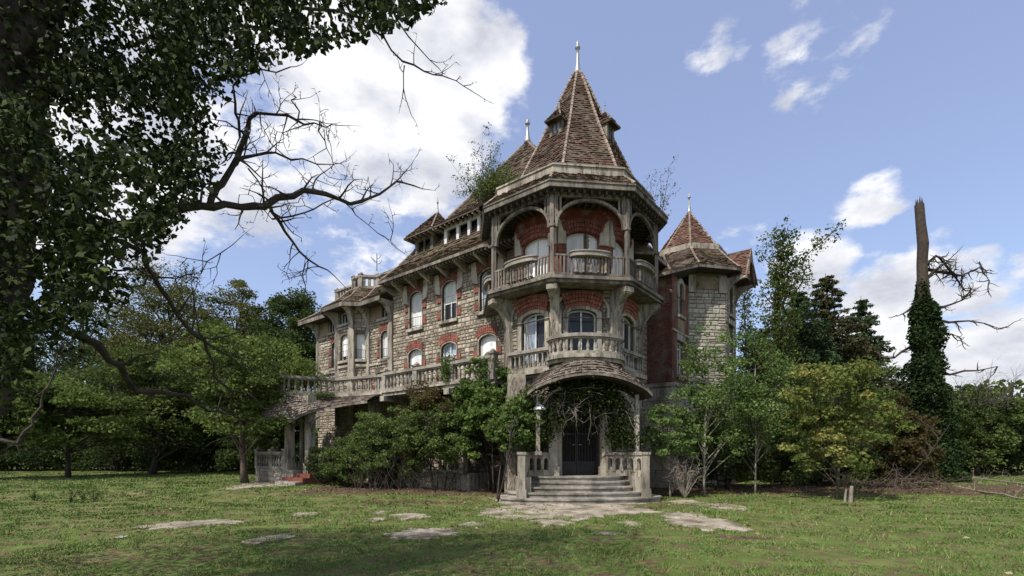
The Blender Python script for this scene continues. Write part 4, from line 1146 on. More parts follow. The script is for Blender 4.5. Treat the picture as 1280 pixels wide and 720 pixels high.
# ================================================================== GROUND
def sm(a, b, x): t = np.clip((x - a) / (b - a), 0, 1); return t * t * (3 - 2 * t)
def gz(x, y):
    x = np.asarray(x, float); y = np.asarray(y, float)
    h = .16 * sm(15.2, 18.5, y) * (1 - sm(-.8, .2, x)) + .10 * sm(16.5, 20, y) * sm(5.2, 6.5, x)
    h = h + .022 * np.sin(x * .9 + .6 * np.sin(y * .7)) * np.sin(y * .8 + 1) * (1 - np.exp(-((x - 2.3) / 3.2) ** 2 - ((y - 16) / 2.5) ** 2))
    return h
def dirtmap(x, y):
    # bare leaf-strewn earth in front of the shrubs and under the right-hand trees
    n = .5 * np.sin(x * 2.3 + 1.7 * np.sin(y * 1.9)) + .5 * np.sin(y * 3.1 + x * .9)
    d = sm(16.2, 17.8, y + .35 * n) * (1 - sm(-.2, .4, x)) * sm(-8.6, -7.2, x)
    d = np.maximum(d, sm(16.6, 18.4, y + .5 * n) * sm(5.0, 5.8, x) * .9 * (1 - sm(21, 24, y)))
    for (cx, cy, r, w) in ((2.3, 13.9, .9, 3.6), (-3.2, 15.2, .5, 2.5), (5.6, 14.8, .6, 1.6), (4.4, 9.0, .28, .9), (-5.2, 11.2, .25, .7), (-9.2, 12.6, .3, .6)):
        d = np.maximum(d, .8 * np.exp(-((x - cx) / w) ** 2 - ((y - cy) / r) ** 2) * (1 + .4 * n))
    return np.clip(d, 0, 1)
def ground():
    xs = np.unique(np.concatenate([np.linspace(-30, 30, 241), np.linspace(-600, -30, 30), np.linspace(30, 600, 30)]))
    ys = np.unique(np.concatenate([np.linspace(-60, 4, 20), np.linspace(4, 34, 181), np.linspace(34, 900, 40)]))
    X, Y = np.meshgrid(xs, ys); Z = gz(X, Y)
    v = np.stack([X, Y, Z], -1).reshape(-1, 3); nx, ny = len(xs), len(ys)
    i = np.arange(nx - 1); j = np.arange(ny - 1); I_, J_ = np.meshgrid(i, j); a = (J_ * nx + I_).ravel()
    q = np.stack([a, a + 1, a + nx + 1, a + nx], -1)
    m = bpy.data.materials.new('mossy_lawn'); m.use_nodes = True; nt = m.node_tree; N = nt.nodes; L = nt.links
    b = N['Principled BSDF']; b.inputs['Roughness'].default_value = .95; b.inputs['Specular IOR Level'].default_value = .1
    geo = N.new('ShaderNodeNewGeometry')
    def tex(s, d=7, r=.65, o=0):
        mp = N.new('ShaderNodeMapping'); mp.inputs['Location'].default_value = (o, o, 0); L.new(geo.outputs['Position'], mp.inputs[0])
        n = N.new('ShaderNodeTexNoise'); n.inputs['Scale'].default_value = s; n.inputs['Detail'].default_value = d; n.inputs['Roughness'].default_value = r
        L.new(mp.outputs[0], n.inputs['Vector']); return n.outputs['Fac']
    def rng_(v, a, b_):
        n = N.new('ShaderNodeMapRange'); n.inputs['From Min'].default_value = a; n.inputs['From Max'].default_value = b_; L.new(v, n.inputs['Value']); return n.outputs[0]
    def mix(f, A, B):
        n = N.new('ShaderNodeMix'); n.data_type = 'RGBA'; L.new(f, n.inputs['Factor'])
        for s, x in (('A', A), ('B', B)):
            if isinstance(x, tuple): n.inputs[s].default_value = (*x, 1)
            else: L.new(x, n.inputs[s])
        return n.outputs['Result']
    c = mix(rng_(tex(1.4), .35, .65), (.06, .095, .02), (.14, .18, .05))
    c = mix(rng_(tex(.55, o=7), .52, .66), c, (.17, .145, .07))
    c = mix(rng_(tex(3.5, o=3), .50, .58), c, (.125, .085, .05))
    at = N.new('ShaderNodeAttribute'); at.attribute_name = 'd'
    ad = N.new('ShaderNodeMath'); ad.operation = 'ADD'; L.new(at.outputs['Fac'], ad.inputs[0])
    sb = N.new('ShaderNodeMath'); sb.operation = 'MULTIPLY_ADD'; L.new(tex(4, o=11), sb.inputs[0]); sb.inputs[1].default_value = 1.2; sb.inputs[2].default_value = -.6
    L.new(sb.outputs[0], ad.inputs[1])
    dirt = mix(rng_(tex(9, o=5), .35, .65), (.050, .034, .022), (.135, .095, .062))
    c = mix(rng_(ad.outputs[0], .35, .6), c, dirt)
    L.new(c, b.inputs['Base Color'])
    bp = N.new('ShaderNodeBump'); bp.inputs['Strength'].default_value = .9; bp.inputs['Distance'].default_value = .05; L.new(tex(16), bp.inputs['Height']); L.new(bp.outputs[0], b.inputs['Normal'])
    me = np_mesh('lawn', v, q, np.zeros(len(q)), m)
    at = me.attributes.new('d', 'FLOAT', 'POINT'); at.data.foreach_set('value', dirtmap(X, Y).ravel().astype(np.float32))
    o = bpy.data.objects.new('lawn', me); COL.objects.link(o); o['kind'] = 'structure'
ground()

# broken pieces of the old concrete forecourt showing through the grass
slabs = [(352, 609, 46, 5.0), (250, 655, 66, 4.5), (338, 675, 32, 5), (510, 646.5, 30, 3), (478, 641, 16, 2), (533, 667, 52, 4.5), (640, 646, 26, 3), (690, 653, 30, 3), (785, 655, 22, 3),
         (712, 634, 138, 8.5), (876, 652, 46, 7.5), (905, 634, 34, 3.5), (625, 640, 40, 4), (860, 628, 26, 3), (385, 642, 22, 2), (760, 668, 26, 2.2), (470, 650, 14, 2.2), (590, 656, 22, 2)]
PATCH = []; RIM = []
for (px, py, hw, hh) in slabs:
    c = G(px, py); r1 = .78 * hw / F * c.y; y0 = G(px, py + hh).y; y1 = G(px, py - hh).y if py - hh > 572 else 40
    pts = []; n = 90; so = random.uniform(0, 99)
    for i in range(n):
        a = 2 * PI * i / n; rr = 1 + .55 * noise.noise(Vector((math.cos(a) * 1.6 + so, math.sin(a) * 1.6, so))) + .22 * noise.noise(Vector((math.cos(a) * 5 + so, math.sin(a) * 5, so))) + .22 * noise.noise(Vector((math.cos(a) * 14 + so, math.sin(a) * 14, so)))
        x = c.x + r1 * rr * math.cos(a); y = c.y + (y1 - y0) / 2 * rr * math.sin(a) * 1.3; pts.append((x, y))
    b = MB(); RIM += pts
    b.plate(lambda u, z, n_: Vector((u, z, float(gz(u, z)) + n_)), pts, [], -.05, .016, back=False)
    o = b.build('path', 'concrete'); o['kind'] = 'structure'; PATCH.append((c.x, c.y, r1 * 1.05, (y1 - y0) / 2 * 1.3))

def grass():
    n = 330000
    y = 5.2 * (34 / 5.2) ** (rng.random(n) ** .92); x = (rng.random(n) * 2 - 1) * (y * 1.12 + .6)
    keep = rng.random(n) > dirtmap(x, y) * 1.05
    nz = np.sin(x * 1.7 + 2 * np.sin(y * 1.3)) * np.sin(y * 2.1 + np.sin(x * 2.9)); pn = np.array([noise.noise(Vector((a * .9, b_ * 1.5, 3))) + .6 * noise.noise(Vector((a * 2.6, b_ * 4, 7))) for a, b_ in zip(x, y)]); keep &= rng.random(n) < .78 + .3 * nz - 3.2 * np.clip(pn - .03, 0, 1)
    for (cx, cy, a, b_) in PATCH:
        q = ((x - cx) / a) ** 2 + ((y - cy) / b_) ** 2; keep &= (q > .8 + .2 * nz) | (rng.random(n) < .05 + .10 * (nz > .3))
    keep &= ~((np.abs(x - 2.1) < 2.75) & (y > 14.8)); rel = np.stack([x - T0.x, y - T0.y], -1)
    a_ = rel @ np.array(NL); s_ = rel @ np.array(DL); keep &= ~((a_ < 3.5) & (s_ > -2) & (s_ < 16.5)) & ~((a_ < 5.9) & (s_ > 10) & (s_ < 16))
    x, y = x[keep], y[keep]; n = len(x); z = gz(x, y)
    h = rng.uniform(.010, .030, n) * (1 + .25 * nz[keep]) * (1 + 1.6 * np.clip(-pn[keep] - .15, 0, 1)) * np.clip(y / 11, .75, 1.7); w = np.clip(.0016 * y, .008, .04) * rng.uniform(.7, 1.3, n)
    a = rng.random(n) * PI; lx = rng.normal(0, .5, n) * h; ly = rng.normal(0, .5, n) * h
    v = np.empty((n, 3, 3)); v[:, 0] = np.stack([x - np.cos(a) * w, y - np.sin(a) * w, z - .003], -1); v[:, 1] = np.stack([x + np.cos(a) * w, y + np.sin(a) * w, z - .003], -1)
    v[:, 2] = np.stack([x + lx, y + ly, z + h], -1)
    val = np.clip(.42 + .35 * pn[keep] + .22 * np.sin(x * .55 + 1.3 * np.sin(y * .6)) * np.sin(y * .9) + rng.normal(0, .22, n), 0, 1)
    m = leaf_mat('grass_blades', (.065, .11, .025), (.18, .245, .072), (.32, .29, .14), trans=.15, acc_amt=.8)
    o = bpy.data.objects.new('grass', np_mesh('grass', v.reshape(-1, 3), np.arange(n * 3).reshape(n, 3), val, m)); COL.objects.link(o)
    tag(o, 'short mossy green grass growing over the lawn in front of the mansion', 'grass', kind='stuff')
grass()
def tufts():
    m = 2600; y = 6 * (26 / 6) ** rng.random(m); x = (rng.random(m) * 2 - 1) * (y * 1.1 + .5); pn = np.array([noise.noise(Vector((a * .7, b_ * .9, 13))) for a, b_ in zip(x, y)])
    keep = (pn > .05) & (rng.random(m) > dirtmap(x, y) * .6) & ~((np.abs(x - 2.1) < 2.9) & (y > 14.6)); rel = np.stack([x - T0.x, y - T0.y], -1); a_ = rel @ np.array(NL); s_ = rel @ np.array(DL)
    keep &= ~((a_ < 3.6) & (s_ > -2) & (s_ < 15)) & ~((a_ < 6.2) & (s_ > 9.5) & (s_ < 15)); rim = np.array([p for p in RIM for _ in range(3)]) + rng.normal(0, .06, (len(RIM) * 3, 2)); rim = rim[rng.random(len(rim)) < .3]; x, y = np.concatenate([x[keep], rim[:, 0]]), np.concatenate([y[keep], rim[:, 1]]); k = 14; short = np.concatenate([np.ones(keep.sum()), np.full(len(rim), .45)]); X = np.repeat(x, k) + rng.normal(0, .05, len(x) * k); Y = np.repeat(y, k) + rng.normal(0, .05, len(x) * k); n = len(X)
    hh = np.repeat(rng.uniform(.05, .13, len(x)) * short, k) * rng.uniform(.5, 1.2, n); a = rng.random(n) * PI; w = np.clip(.0009 * Y, .004, .02); Z = gz(X, Y)
    v = np.empty((n, 3, 3)); v[:, 0] = np.stack([X - np.cos(a) * w, Y - np.sin(a) * w, Z - .004], -1); v[:, 1] = np.stack([X + np.cos(a) * w, Y + np.sin(a) * w, Z - .004], -1)
    v[:, 2] = np.stack([X + rng.normal(0, .5, n) * hh, Y + rng.normal(0, .5, n) * hh, Z + hh], -1)
    o = bpy.data.objects.new('grass_tufts', np_mesh('grass_tufts', v.reshape(-1, 3), np.arange(n * 3).reshape(n, 3), rng.random(n), bpy.data.materials['grass_blades'])); COL.objects.link(o)
    tag(o, 'scattered taller tufts of grass standing out of the lawn', 'grass tufts', kind='stuff')
tufts()
def litter():
    n = 14000; x = rng.uniform(-14, 20, n); y = 6 + 16 * rng.random(n) ** .7
    d = dirtmap(x, y); keep = rng.random(n) < d * .9 + .10; x, y = x[keep], y[keep]
    c = np.stack([x, y, gz(x, y) + .015], -1)
    m = leaf_mat('dead_leaves', (.06, .035, .02), (.24, .16, .085), (.34, .28, .18), trans=.05)
    o = leaves('fallen_leaves', c, .07, rng.random(len(x)), m, flat=.15, droop=0)
    tag(o, 'scatter of brown fallen leaves on the bare earth before the shrubs', 'leaf litter', kind='stuff')
litter()

# ================================================================== VEGETATION
LM = dict(
    dark=leaf_mat('dark_green_leaves', (.020, .036, .011), (.072, .105, .030)),
    mid=leaf_mat('mid_green_leaves', (.030, .052, .013), (.115, .15, .038), (.20, .22, .07)),
    light=leaf_mat('light_green_leaves', (.042, .072, .017), (.16, .215, .055), (.27, .30, .10)),
    olive=leaf_mat('olive_autumn_leaves', (.045, .056, .016), (.15, .15, .042), (.22, .16, .06)),
    yellow=leaf_mat('yellowing_leaves', (.045, .08, .018), (.175, .205, .052), (.40, .33, .11), acc_amt=.65),
    sapling=leaf_mat('sapling_leaves', (.045, .085, .022), (.16, .23, .07), (.26, .32, .12), trans=.3),
    conifer=leaf_mat('conifer_needles', (.018, .036, .016), (.06, .095, .038), trans=.1),
    brownneedle=leaf_mat('brownish_conifer_needles', (.026, .028, .014), (.08, .08, .036), trans=.1),
    ivy=leaf_mat('ivy_leaves', (.008, .018, .006), (.036, .062, .018), (.075, .11, .03), trans=.12, acc_amt=.9),
    shrub=leaf_mat('shrub_leaves', (.042, .066, .018), (.145, .20, .058), (.23, .27, .10)),
    red=leaf_mat('reddish_shrub_leaves', (.04, .036, .014), (.12, .095, .036), (.16, .085, .045)),
    ivyfg=leaf_mat('shade_toned_ivy_leaves', (.006, .012, .003), (.036, .052, .012), (.085, .11, .028), trans=.10, acc_amt=.92),  # ivy copy with the shade of backlit leaves put into its colour
    fig=leaf_mat('broad_shrub_leaves', (.040, .072, .018), (.155, .225, .06), (.26, .31, .11), trans=.38),
    silver=leaf_mat('grey_green_leaves', (.04, .06, .03), (.14, .18, .09), (.2, .24, .14)),
)
def bez(p, q, sag=.12, n=5, wig=.05):
    L = (q - p).length; out = []
    o1 = Vector((random.gauss(0, wig), random.gauss(0, wig), 0)) * L
    for i in range(n + 1):
        t = i / n; out.append(p.lerp(q, t) + (o1 + Vector((0, 0, sag * L))) * math.sin(t * PI))
    return out
def tree(name, label, cat, x, y, H, tr, cz, R, nc, per, cr, ls, lm, bark='barkdark', seed=1, group=None, lean=(0, 0), flat=.55, hole=-.12, low=-.8, stems=1, limbs=26, lowdroop=0.0, nf=1.0):
    global rng
    random.seed(seed); rng = np.random.default_rng(seed)
    z0 = float(gz(x, y)) - .05; root = empty(name, (x, y, z0)); tag(root, label, cat, group); base = Vector((x, y, z0))
    top = base + Vector((lean[0], lean[1], cz + R[2] * .55)); mb = MB(); trunks = []
    for s in range(stems):
        off = Vector((random.gauss(0, .18), random.gauss(0, .18), 0)) * (0 if stems == 1 else 1)
        tp = top + off * 4 + Vector((0, 0, -random.random() * .3 * R[2])) if stems > 1 else top
        pts = bez(base + off, tp, 0, 9, .02); trunks.append(pts)
        mb.tube(pts, [tr / math.sqrt(stems) * (1.25 if i == 0 else (1 - .82 * i / 9)) for i in range(10)], 8)
    mb.build('trunk', bark, root, smooth=True)
    cen = []; guard = 0; C = base + Vector((lean[0] * .8, lean[1] * .8, cz))
    while len(cen) < nc and guard < nc * 40:
        guard += 1
        d = Vector((random.gauss(0, 1), random.gauss(0, 1), random.gauss(0, 1))).normalized()
        if d.z < low: continue
        r = random.random() ** .42
        lump = 1 + .28 * noise.noise(d * 1.7 + Vector((seed * 3.1, 0, 0)))+ .12 * noise.noise(d * 4 + Vector((seed * 1.1, 5, 0)))
        p = Vector((d.x * R[0], d.y * R[1], d.z * R[2])) * r * lump
        if noise.noise(p * (1.6 / max(R)) * nf + Vector((seed, seed * 2, 0))) < hole: continue
        cen.append(C + p)
    bb = MB()
    for c in cen[:limbs * 2]:
        tp = random.choice(trunks); f = max(.12, min(.95, (c.z - base.z) / (top.z - base.z) - .25)); k = f * 9; i = int(k); st = tp[i].lerp(tp[min(9, i + 1)], k - i)
        pts = bez(st, c, random.uniform(-.05, .1), 5, .07); bb.tube(pts, [tr * .32 * (1 - .85 * j / 5) for j in range(6)], 5)
        for _ in range(3):
            j = random.randint(2, 4); e = pts[j] + Vector((random.gauss(0, 1), random.gauss(0, 1), random.gauss(0, .6))) * cr * 1.1
            bb.tube(bez(pts[j], e, .05, 3, .08), [tr * .10, tr * .08, tr * .05, tr * .02], 4, cap=False)
    bb.build('branches', bark, root)
    cen = np.array([tuple(c) for c in cen]); n = len(cen)
    sz = cr * rng.uniform(.55, 1.3, n); tone = rng.random(n)
    idx = np.repeat(np.arange(n), per); N_ = len(idx)
    g = rng.normal(size=(N_, 3)); g /= np.linalg.norm(g, axis=1)[:, None]; g *= (rng.random(N_) ** .45)[:, None]
    g[:, 2] *= flat; P_ = cen[idx] + g * sz[idx][:, None]
    P_[:, 2] -= lowdroop * (g[:, 0] ** 2 + g[:, 1] ** 2) * sz[idx]
    P_[:, 2] = np.maximum(P_[:, 2], base.z + .06)
    val = np.clip(.52 * tone[idx] + .50 * rng.random(N_) - .03, 0, 1)
    leaves('crown', P_, ls, val, LM[lm], root, flat=.6, droop=.25)
    return root
def conifer(name, label, x, y, H, R, lm, seed, group=None, dens=1.0, tr=.16):
    global rng
    random.seed(seed); rng = np.random.default_rng(seed)
    z0 = float(gz(x, y)); root = empty(name, (x, y, z0)); tag(root, label, 'conifer', group); base = Vector((x, y, z0))
    mb = MB(); mb.tube([base + Vector((0, 0, H * i / 8)) + Vector((random.gauss(0, .04), random.gauss(0, .04), 0)) for i in range(9)], [tr * (1 - .93 * i / 8) for i in range(9)], 7); mb.build('trunk', 'barkdark', root)
    bb = MB(); P_ = []; V_ = []
    z = .06 * H
    while z < H * .98:
        f = z / H; Lb = R * (1 - f) ** .85 * random.uniform(.5, 1.2) + .12; nb = 6 if f < .8 else 4; a0 = random.random() * 6.3
        for k in range(nb):
            a = a0 + 2 * PI * k / nb + random.gauss(0, .25); L = Lb * random.uniform(.7, 1.2); d = Vector((math.cos(a), math.sin(a), random.uniform(-.1, .25) + .35 * f))
            st = base + Vector((0, 0, z)); pts = [st + d * L * t + Vector((0, 0, -.32 * L * t * t)) for t in (0, .35, .7, 1)]
            bb.tube(pts, [.03 * (1 - f) + .008, .02, .012, .004], 4, cap=False); tone = random.random()
            m = int((34 + 95 * L) * dens)
            t = rng.random(m) ** .7; w = (.10 + .22 * L * (1 - t)) ; c = np.outer(1 - t, np.array(st)) + np.outer(t, np.array(pts[3])); c[:, 2] += .32 * L * (t - t * t) * .9
            c += rng.normal(size=(m, 3)) * w[:, None] * np.array([.55, .55, .28]); c[:, 2] -= rng.random(m) * .18 * L
            P_.append(c); V_.append(np.clip(.35 * tone + .65 * rng.random(m), 0, 1))
        z += H * .028 * random.uniform(.8, 1.2)
    bb.build('branches', 'barkdark', root)
    leaves('crown', np.concatenate(P_), .19, np.concatenate(V_), LM[lm], root, aspect=.38, flat=.5, droop=.45)
def poplar(name, label, x, y, H, R, lm, seed, nl=26, per=90, ls=.10, bark='bark', lean=(0, 0), spread=.5, tr=.09, cat='tree', z_start=.25, extra=None, cw=.2):
    global rng
    random.seed(seed); rng = np.random.default_rng(seed)
    z0 = float(gz(x, y)); root = empty(name, (x, y, z0)); tag(root, label, cat); base = Vector((x, y, z0))
    tp = bez(base, base + Vector((lean[0], lean[1], H)), 0, 9, .03); mb = MB(); mb.tube(tp, [tr * (1 - .9 * i / 9) for i in range(10)], 7); mb.build('trunk', bark, root, smooth=True)
    bb = MB(); P_ = []; V_ = []; ends = []
    for k in range(nl):
        f = z_start + (1 - z_start) * (k + random.random()) / nl * .97; i = f * 9; st = tp[int(i)].lerp(tp[min(9, int(i) + 1)], i - int(i))
        a = random.random() * 2 * PI; L = R * (1.25 - f) * random.uniform(.7, 1.3)
        e = st + Vector((math.cos(a) * spread, math.sin(a) * spread, random.uniform(.5, 1.1))).normalized() * L; ends.append((st, e))
    if extra: ends += extra(base, tp)
    for st, e in ends:
        pts = bez(st, e, -.05, 6, .06); L = (e - st).length; bb.tube(pts, [tr * .28 * (1 - .85 * j / 6) + .004 for j in range(7)], 5, cap=False); tone = random.random()
        m = int(per * (.5 + L / R)); t = rng.random(m) ** .8; pa = np.array([tuple(p) for p in pts]); ii = np.minimum((t * 6).astype(int), 5); fr = (t * 6 - ii)[:, None]
        kk = rng.integers(0, 7 + int(4 * L), m); jit = rng.normal(size=(7 + int(4 * L), 3)) * cw
        tq = np.clip((kk + .5) / (7 + int(4 * L)) + rng.normal(0, .03, m), 0, 1); ii = np.minimum((tq * 6).astype(int), 5); fr = (tq * 6 - ii)[:, None]
        c = pa[ii] * (1 - fr) + pa[ii + 1] * fr + jit[kk] + rng.normal(size=(m, 3)) * cw * .55
        P_.append(c); V_.append(np.clip(.35 * tone + .65 * rng.random(m), 0, 1))
    bb.build('branches', bark, root); leaves('crown', np.concatenate(P_), ls, np.concatenate(V_), LM[lm], root, flat=.8)
    return root
def at(px, Y): return (px - 640) / F * Y, Y
def zt(py, Y): return EYE + (YH - py) / F * Y

def T_(label, px, Y, top, halfpx, lm, seed, base_f=.18, group=None, name='broadleaf_tree', cat='tree', per=150, nc=110, ls=.16, mul=1.6, cr=None, tr=None, bark='barkdark', **kw):
    if 'hole' not in kw: kw['hole'] = -.3
    x, y = at(px, Y); H = zt(top, Y); rx = halfpx / F * Y; rz = H * (1 - base_f) / 2 * 1.02; cz = H * base_f + rz * .95
    return tree(name, label, cat, x, y, H, tr or H * .022, cz, (rx, rx * .9, rz), int(nc * mul), per, (cr or rx * .26), ls * 1.12, lm, bark, seed, group, **kw)
BG = 'tall trees standing behind the lawn on the left'
T_('tall olive-topped tree at the back left, nearest to the ivy curtain', 212, 46, 346, 78, 'olive', 11, group=BG, nc=150, mul=2.4)
T_('round tree at the back, between the tall olive-topped one and the very dark one', 296, 44, 356, 50, 'olive', 12, group=BG, mul=2.6)
T_('very dark tree standing directly behind the left end of the mansion', 366, 42, 352, 52, 'dark', 13, group=BG, nc=150, per=170, mul=2.2)
T_('dark broad tree behind the hanging ivy at the far left of the lawn', 105, 46, 372, 75, 'dark', 14, group=BG, nc=130)
T_('dark tree at the very left edge behind the lawn', -20, 44, 380, 80, 'dark', 15, group=BG, nc=110)
T_('dense dark tree hidden low behind the light green maple', 160, 40, 440, 70, 'dark', 16, group=BG, base_f=.02)
MG = 'light green layered trees at the left edge of the lawn'
T_('light green tree with layered sprays of leaves reaching in front of the porch terrace', 306, 22.3, 408, 92, 'light', 21, group=MG, nc=105, per=190, ls=.12, base_f=.27, flat=.26, lowdroop=.35, bark='bark', hole=-.05)
T_('wide light green tree under the bare curving bough', 190, 31, 430, 80, 'mid', 22, group=MG, nc=110, per=170, ls=.15, flat=.3, lowdroop=.3)
T_('bright green small tree low over the lawn below the ivy curtain', 85, 27, 462, 82, 'light', 23, group=MG, nc=80, per=170, ls=.15, base_f=.28, flat=.3, lowdroop=.35, hole=-.05)
T_('bright green tree leaning into the picture at the far left edge', -15, 25, 445, 80, 'mid', 24, group=MG, nc=80, per=170, ls=.14, base_f=.2, flat=.35)
T_('shaded green tree close beside the tiled side porch', 352, 25.5, 470, 34, 'mid', 25, group=MG, nc=60, per=150, ls=.12, base_f=.14, flat=.35)
T_('dark low tree at the back of the lawn, left of the side porch', 255, 35, 475, 60, 'dark', 26, group=BG, nc=70, base_f=.02)
for k, (px, Y, top, hw, lab) in enumerate([(60, 37, 520, 60, 'dark undergrowth bush at the far edge of the lawn, left one'), (150, 36, 525, 60, 'dark undergrowth bush at the far edge of the lawn below the light green trees'),
        (235, 34, 528, 55, 'dark undergrowth bush at the far edge of the lawn under the bare bough'), (310, 31, 532, 40, 'dark undergrowth bush just left of the veranda balustrade'), (-40, 36, 515, 60, 'dark undergrowth bush at the left border of the picture')]):
    T_(lab, px, Y, top, hw, 'dark', 40 + k, base_f=.0, name='bush', cat='bush', group='dark undergrowth bushes behind the lawn', nc=50, per=120, ls=.14, stems=3)

# ---- right side
RG = 'trees right of the mansion'
def snake(base, tp):
    Y = base.y; a = U(985, 372, Y); b_ = U(1003, 330, Y); c = U(1030, 300, Y); d = U(1052, 278, Y - .4)
    return [(a, b_), (b_, c), (c, d), (a + Vector((.1, .3, .2)), b_ + Vector((.3, .2, -.3)))]
x, y = at(966, 23); poplar('poplar', 'tall slender poplar right of the turret with one long branch reaching up right', x, y, zt(292, 23), 2.7, 'mid', 51, nl=60, per=190, ls=.12, lean=(.55, 0), extra=snake, z_start=.12, spread=.55, tr=.13, cw=.2)
x, y = at(930, 26); poplar('poplar', 'thin grey-green poplar rising between the turret and the taller poplar', x, y, zt(362, 26), 2.0, 'silver', 52, nl=34, per=130, ls=.11, z_start=.1, tr=.09)
CG = 'dark conifers behind the yellowing tree'
x, y = at(1033, 27); conifer('conifer', 'brownish dark conifer, tallest behind the yellowing tree', x, y, zt(344, 27), 4.6, 'brownneedle', 53, CG, 1.1)
x, y = at(1077, 28); conifer('conifer', 'narrow dark conifer right of the brownish one', x, y, zt(372, 28), 4.0, 'conifer', 54, CG, 1.1)
x, y = at(1000, 26); conifer('conifer', 'green conifer between the poplar and the brownish conifer', x, y, zt(360, 26), 4.2, 'conifer', 55, CG, 1.1)
x, y = at(955, 27.5); conifer('conifer', 'lower dark conifer close behind the turret', x, y, zt(410, 27.5), 3.8, 'conifer', 56, CG, 1.0)
T_('young tree with yellowing leaves standing at the lawn edge right of the mansion', 1046, 16.2, 444, 70, 'yellow', 57, base_f=.13, name='young_tree', nc=120, mul=1.05, per=95, ls=.095, cr=.36, tr=.055, flat=.6, hole=-.12, nf=1.8, bark='bark', stems=1, low=-.9)
SG = 'green saplings in front of the turret'
T_('airy green sapling with pale trunk in front of the stone turret', 880, 17.6, 405, 50, 'sapling', 58, base_f=.12, name='sapling', nc=110, per=80, mul=1.3, ls=.08, cr=.36, tr=.045, bark='barkpale', group=SG, lean=(.25, 0), flat=.7, limbs=14, nf=1.6)
T_('green sapling with straight pale stem, right of the turret foot', 944, 17.9, 415, 50, 'sapling', 59, base_f=.14, name='sapling', nc=105, per=80, mul=1.3, ls=.08, cr=.36, tr=.035, bark='barkpale', group=SG, flat=.7, limbs=14, nf=1.6)
T_('low green sapling spreading across the porch corner', 838, 17.2, 498, 36, 'sapling', 60, base_f=.25, name='sapling', nc=44, per=90, ls=.08, cr=.3, tr=.035, bark='barkpale', group=SG, flat=.4)
for k, (px, Y, top, hw, lm, lab) in enumerate([(905, 20, 505, 42, 'shrub', 'green shrub in the shade below the turret'), (985, 20.5, 500, 46, 'shrub', 'green shrub between the saplings and the yellowing tree'), (1000, 23, 470, 50, 'dark', 'dark shrub at the foot of the conifers'),
        (1085, 22, 470, 46, 'shrub', 'green shrub right behind the yellowing tree'), (1120, 20, 500, 30, 'red', 'reddish shrub between the yellowing tree and the ivy-clad trunk'), (1140, 21.5, 520, 32, 'red', 'low reddish bramble at the foot of the ivy-clad trunk'),
        (1050, 21, 520, 60, 'dark', 'dark thicket beneath the yellowing tree'), (865, 20.5, 520, 30, 'dark', 'dark shrub against the plinth of the turret')]):
    T_(lab, px, Y, top, hw, lm, 70 + k, base_f=.0, name='shrub', cat='shrub', group='shrubs under the trees on the right', nc=70, per=110, ls=.10, stems=4, tr=.08, flat=.7)
FRG = 'bushy trees at the far right behind the lawn'
T_('bushy tree right of the ivy-clad trunk with bare twigs on top', 1222, 30, 478, 46, 'shrub', 81, base_f=.05, group=FRG, nc=90, per=120, ls=.14, hole=-.2)
T_('bushy dark green tree at the right edge of the picture', 1290, 31, 486, 50, 'dark', 82, base_f=.05, group=FRG, nc=90, per=120, ls=.14)
T_('low bushy tree just behind the ivy-clad trunk', 1185, 34, 505, 40, 'shrub', 83, base_f=.03, group=FRG, nc=70, per=110, ls=.15)
T_('bushy tree beyond the right edge of the lawn', 1370, 28, 470, 60, 'mid', 84, base_f=.05, group=FRG, nc=90, per=120, ls=.14)
def undergrowth(xa, xb, ya, yb, hh, n, lab, seed):
    global rng
    rng = np.random.default_rng(seed); x = rng.uniform(xa, xb, n); y = rng.uniform(ya, yb, n)
    top = hh * (1 + .3 * np.sin(x * .9 + seed) + .2 * np.sin(x * 2.3)); z = top * rng.random(n) ** .7
    o = leaves('undergrowth', np.stack([x, y, z], -1), .22, rng.random(n), LM['dark'], flat=.8); tag(o, lab, 'undergrowth', kind='stuff')
undergrowth(-52, -8.5, 36, 40, 2.6, 42000, 'dark tangled undergrowth closing the lawn beneath the trees on the left', 5)
undergrowth(13, 60, 33, 37, 2.3, 30000, 'dark tangled undergrowth behind the trees on the right of the mansion', 6)
# far wood closing the horizon
def farwood():
    n = 90000; a = rng.uniform(-1.25, 1.25, n); r = rng.uniform(72, 96, n); x = np.sin(a) * r * 1.5; y = np.cos(a) * r * .9 + 8
    hh = 7.2 + 2.4 * np.sin(x * .11) + 1.6 * np.sin(x * .31 + 1) + .8 * np.sin(x * .9); z = hh * rng.random(n) ** .6
    o = leaves('distant_wood', np.stack([x, y, z], -1), .75, rng.random(n), LM['mid'], flat=.7); tag(o, 'far-off line of woodland closing the horizon behind the lawn', 'woodland', kind='stuff')
farwood()

# ---- twigs
def twig(mb, p, d, L, r, depth, wig=.35, up_=.12, spur=.5):
    """crooked bare branch with side twigs"""
    n = max(3, int(L / .09)); n = min(n, 14); st = L / n; pts = [p]; rad = [r]; d = d.normalized(); kids = []
    for i in range(n):
        d = (d + Vector((random.gauss(0, wig), random.gauss(0, wig) * .7, random.gauss(0, wig) + up_)) * .55).normalized(); p = p + d * st; pts.append(p); rad.append(r * (1 - .78 * (i + 1) / n))
        if depth > 0 and random.random() < spur: kids.append((p, d, i))
    mb.tube(pts, rad, 5 if r > .008 else 4, cap=False)
    for p, d2, i in kids:
        s = Vector((random.gauss(0, 1), random.gauss(0, .6), random.gauss(0, 1))); s = (s - d2 * s.dot(d2)).normalized()
        twig(mb, p, d2 * .55 + s, L * random.uniform(.25, .55) * (1 - .4 * i / n), max(.0045, rad[i + 1] * .7), depth - 1, wig, up_, spur)

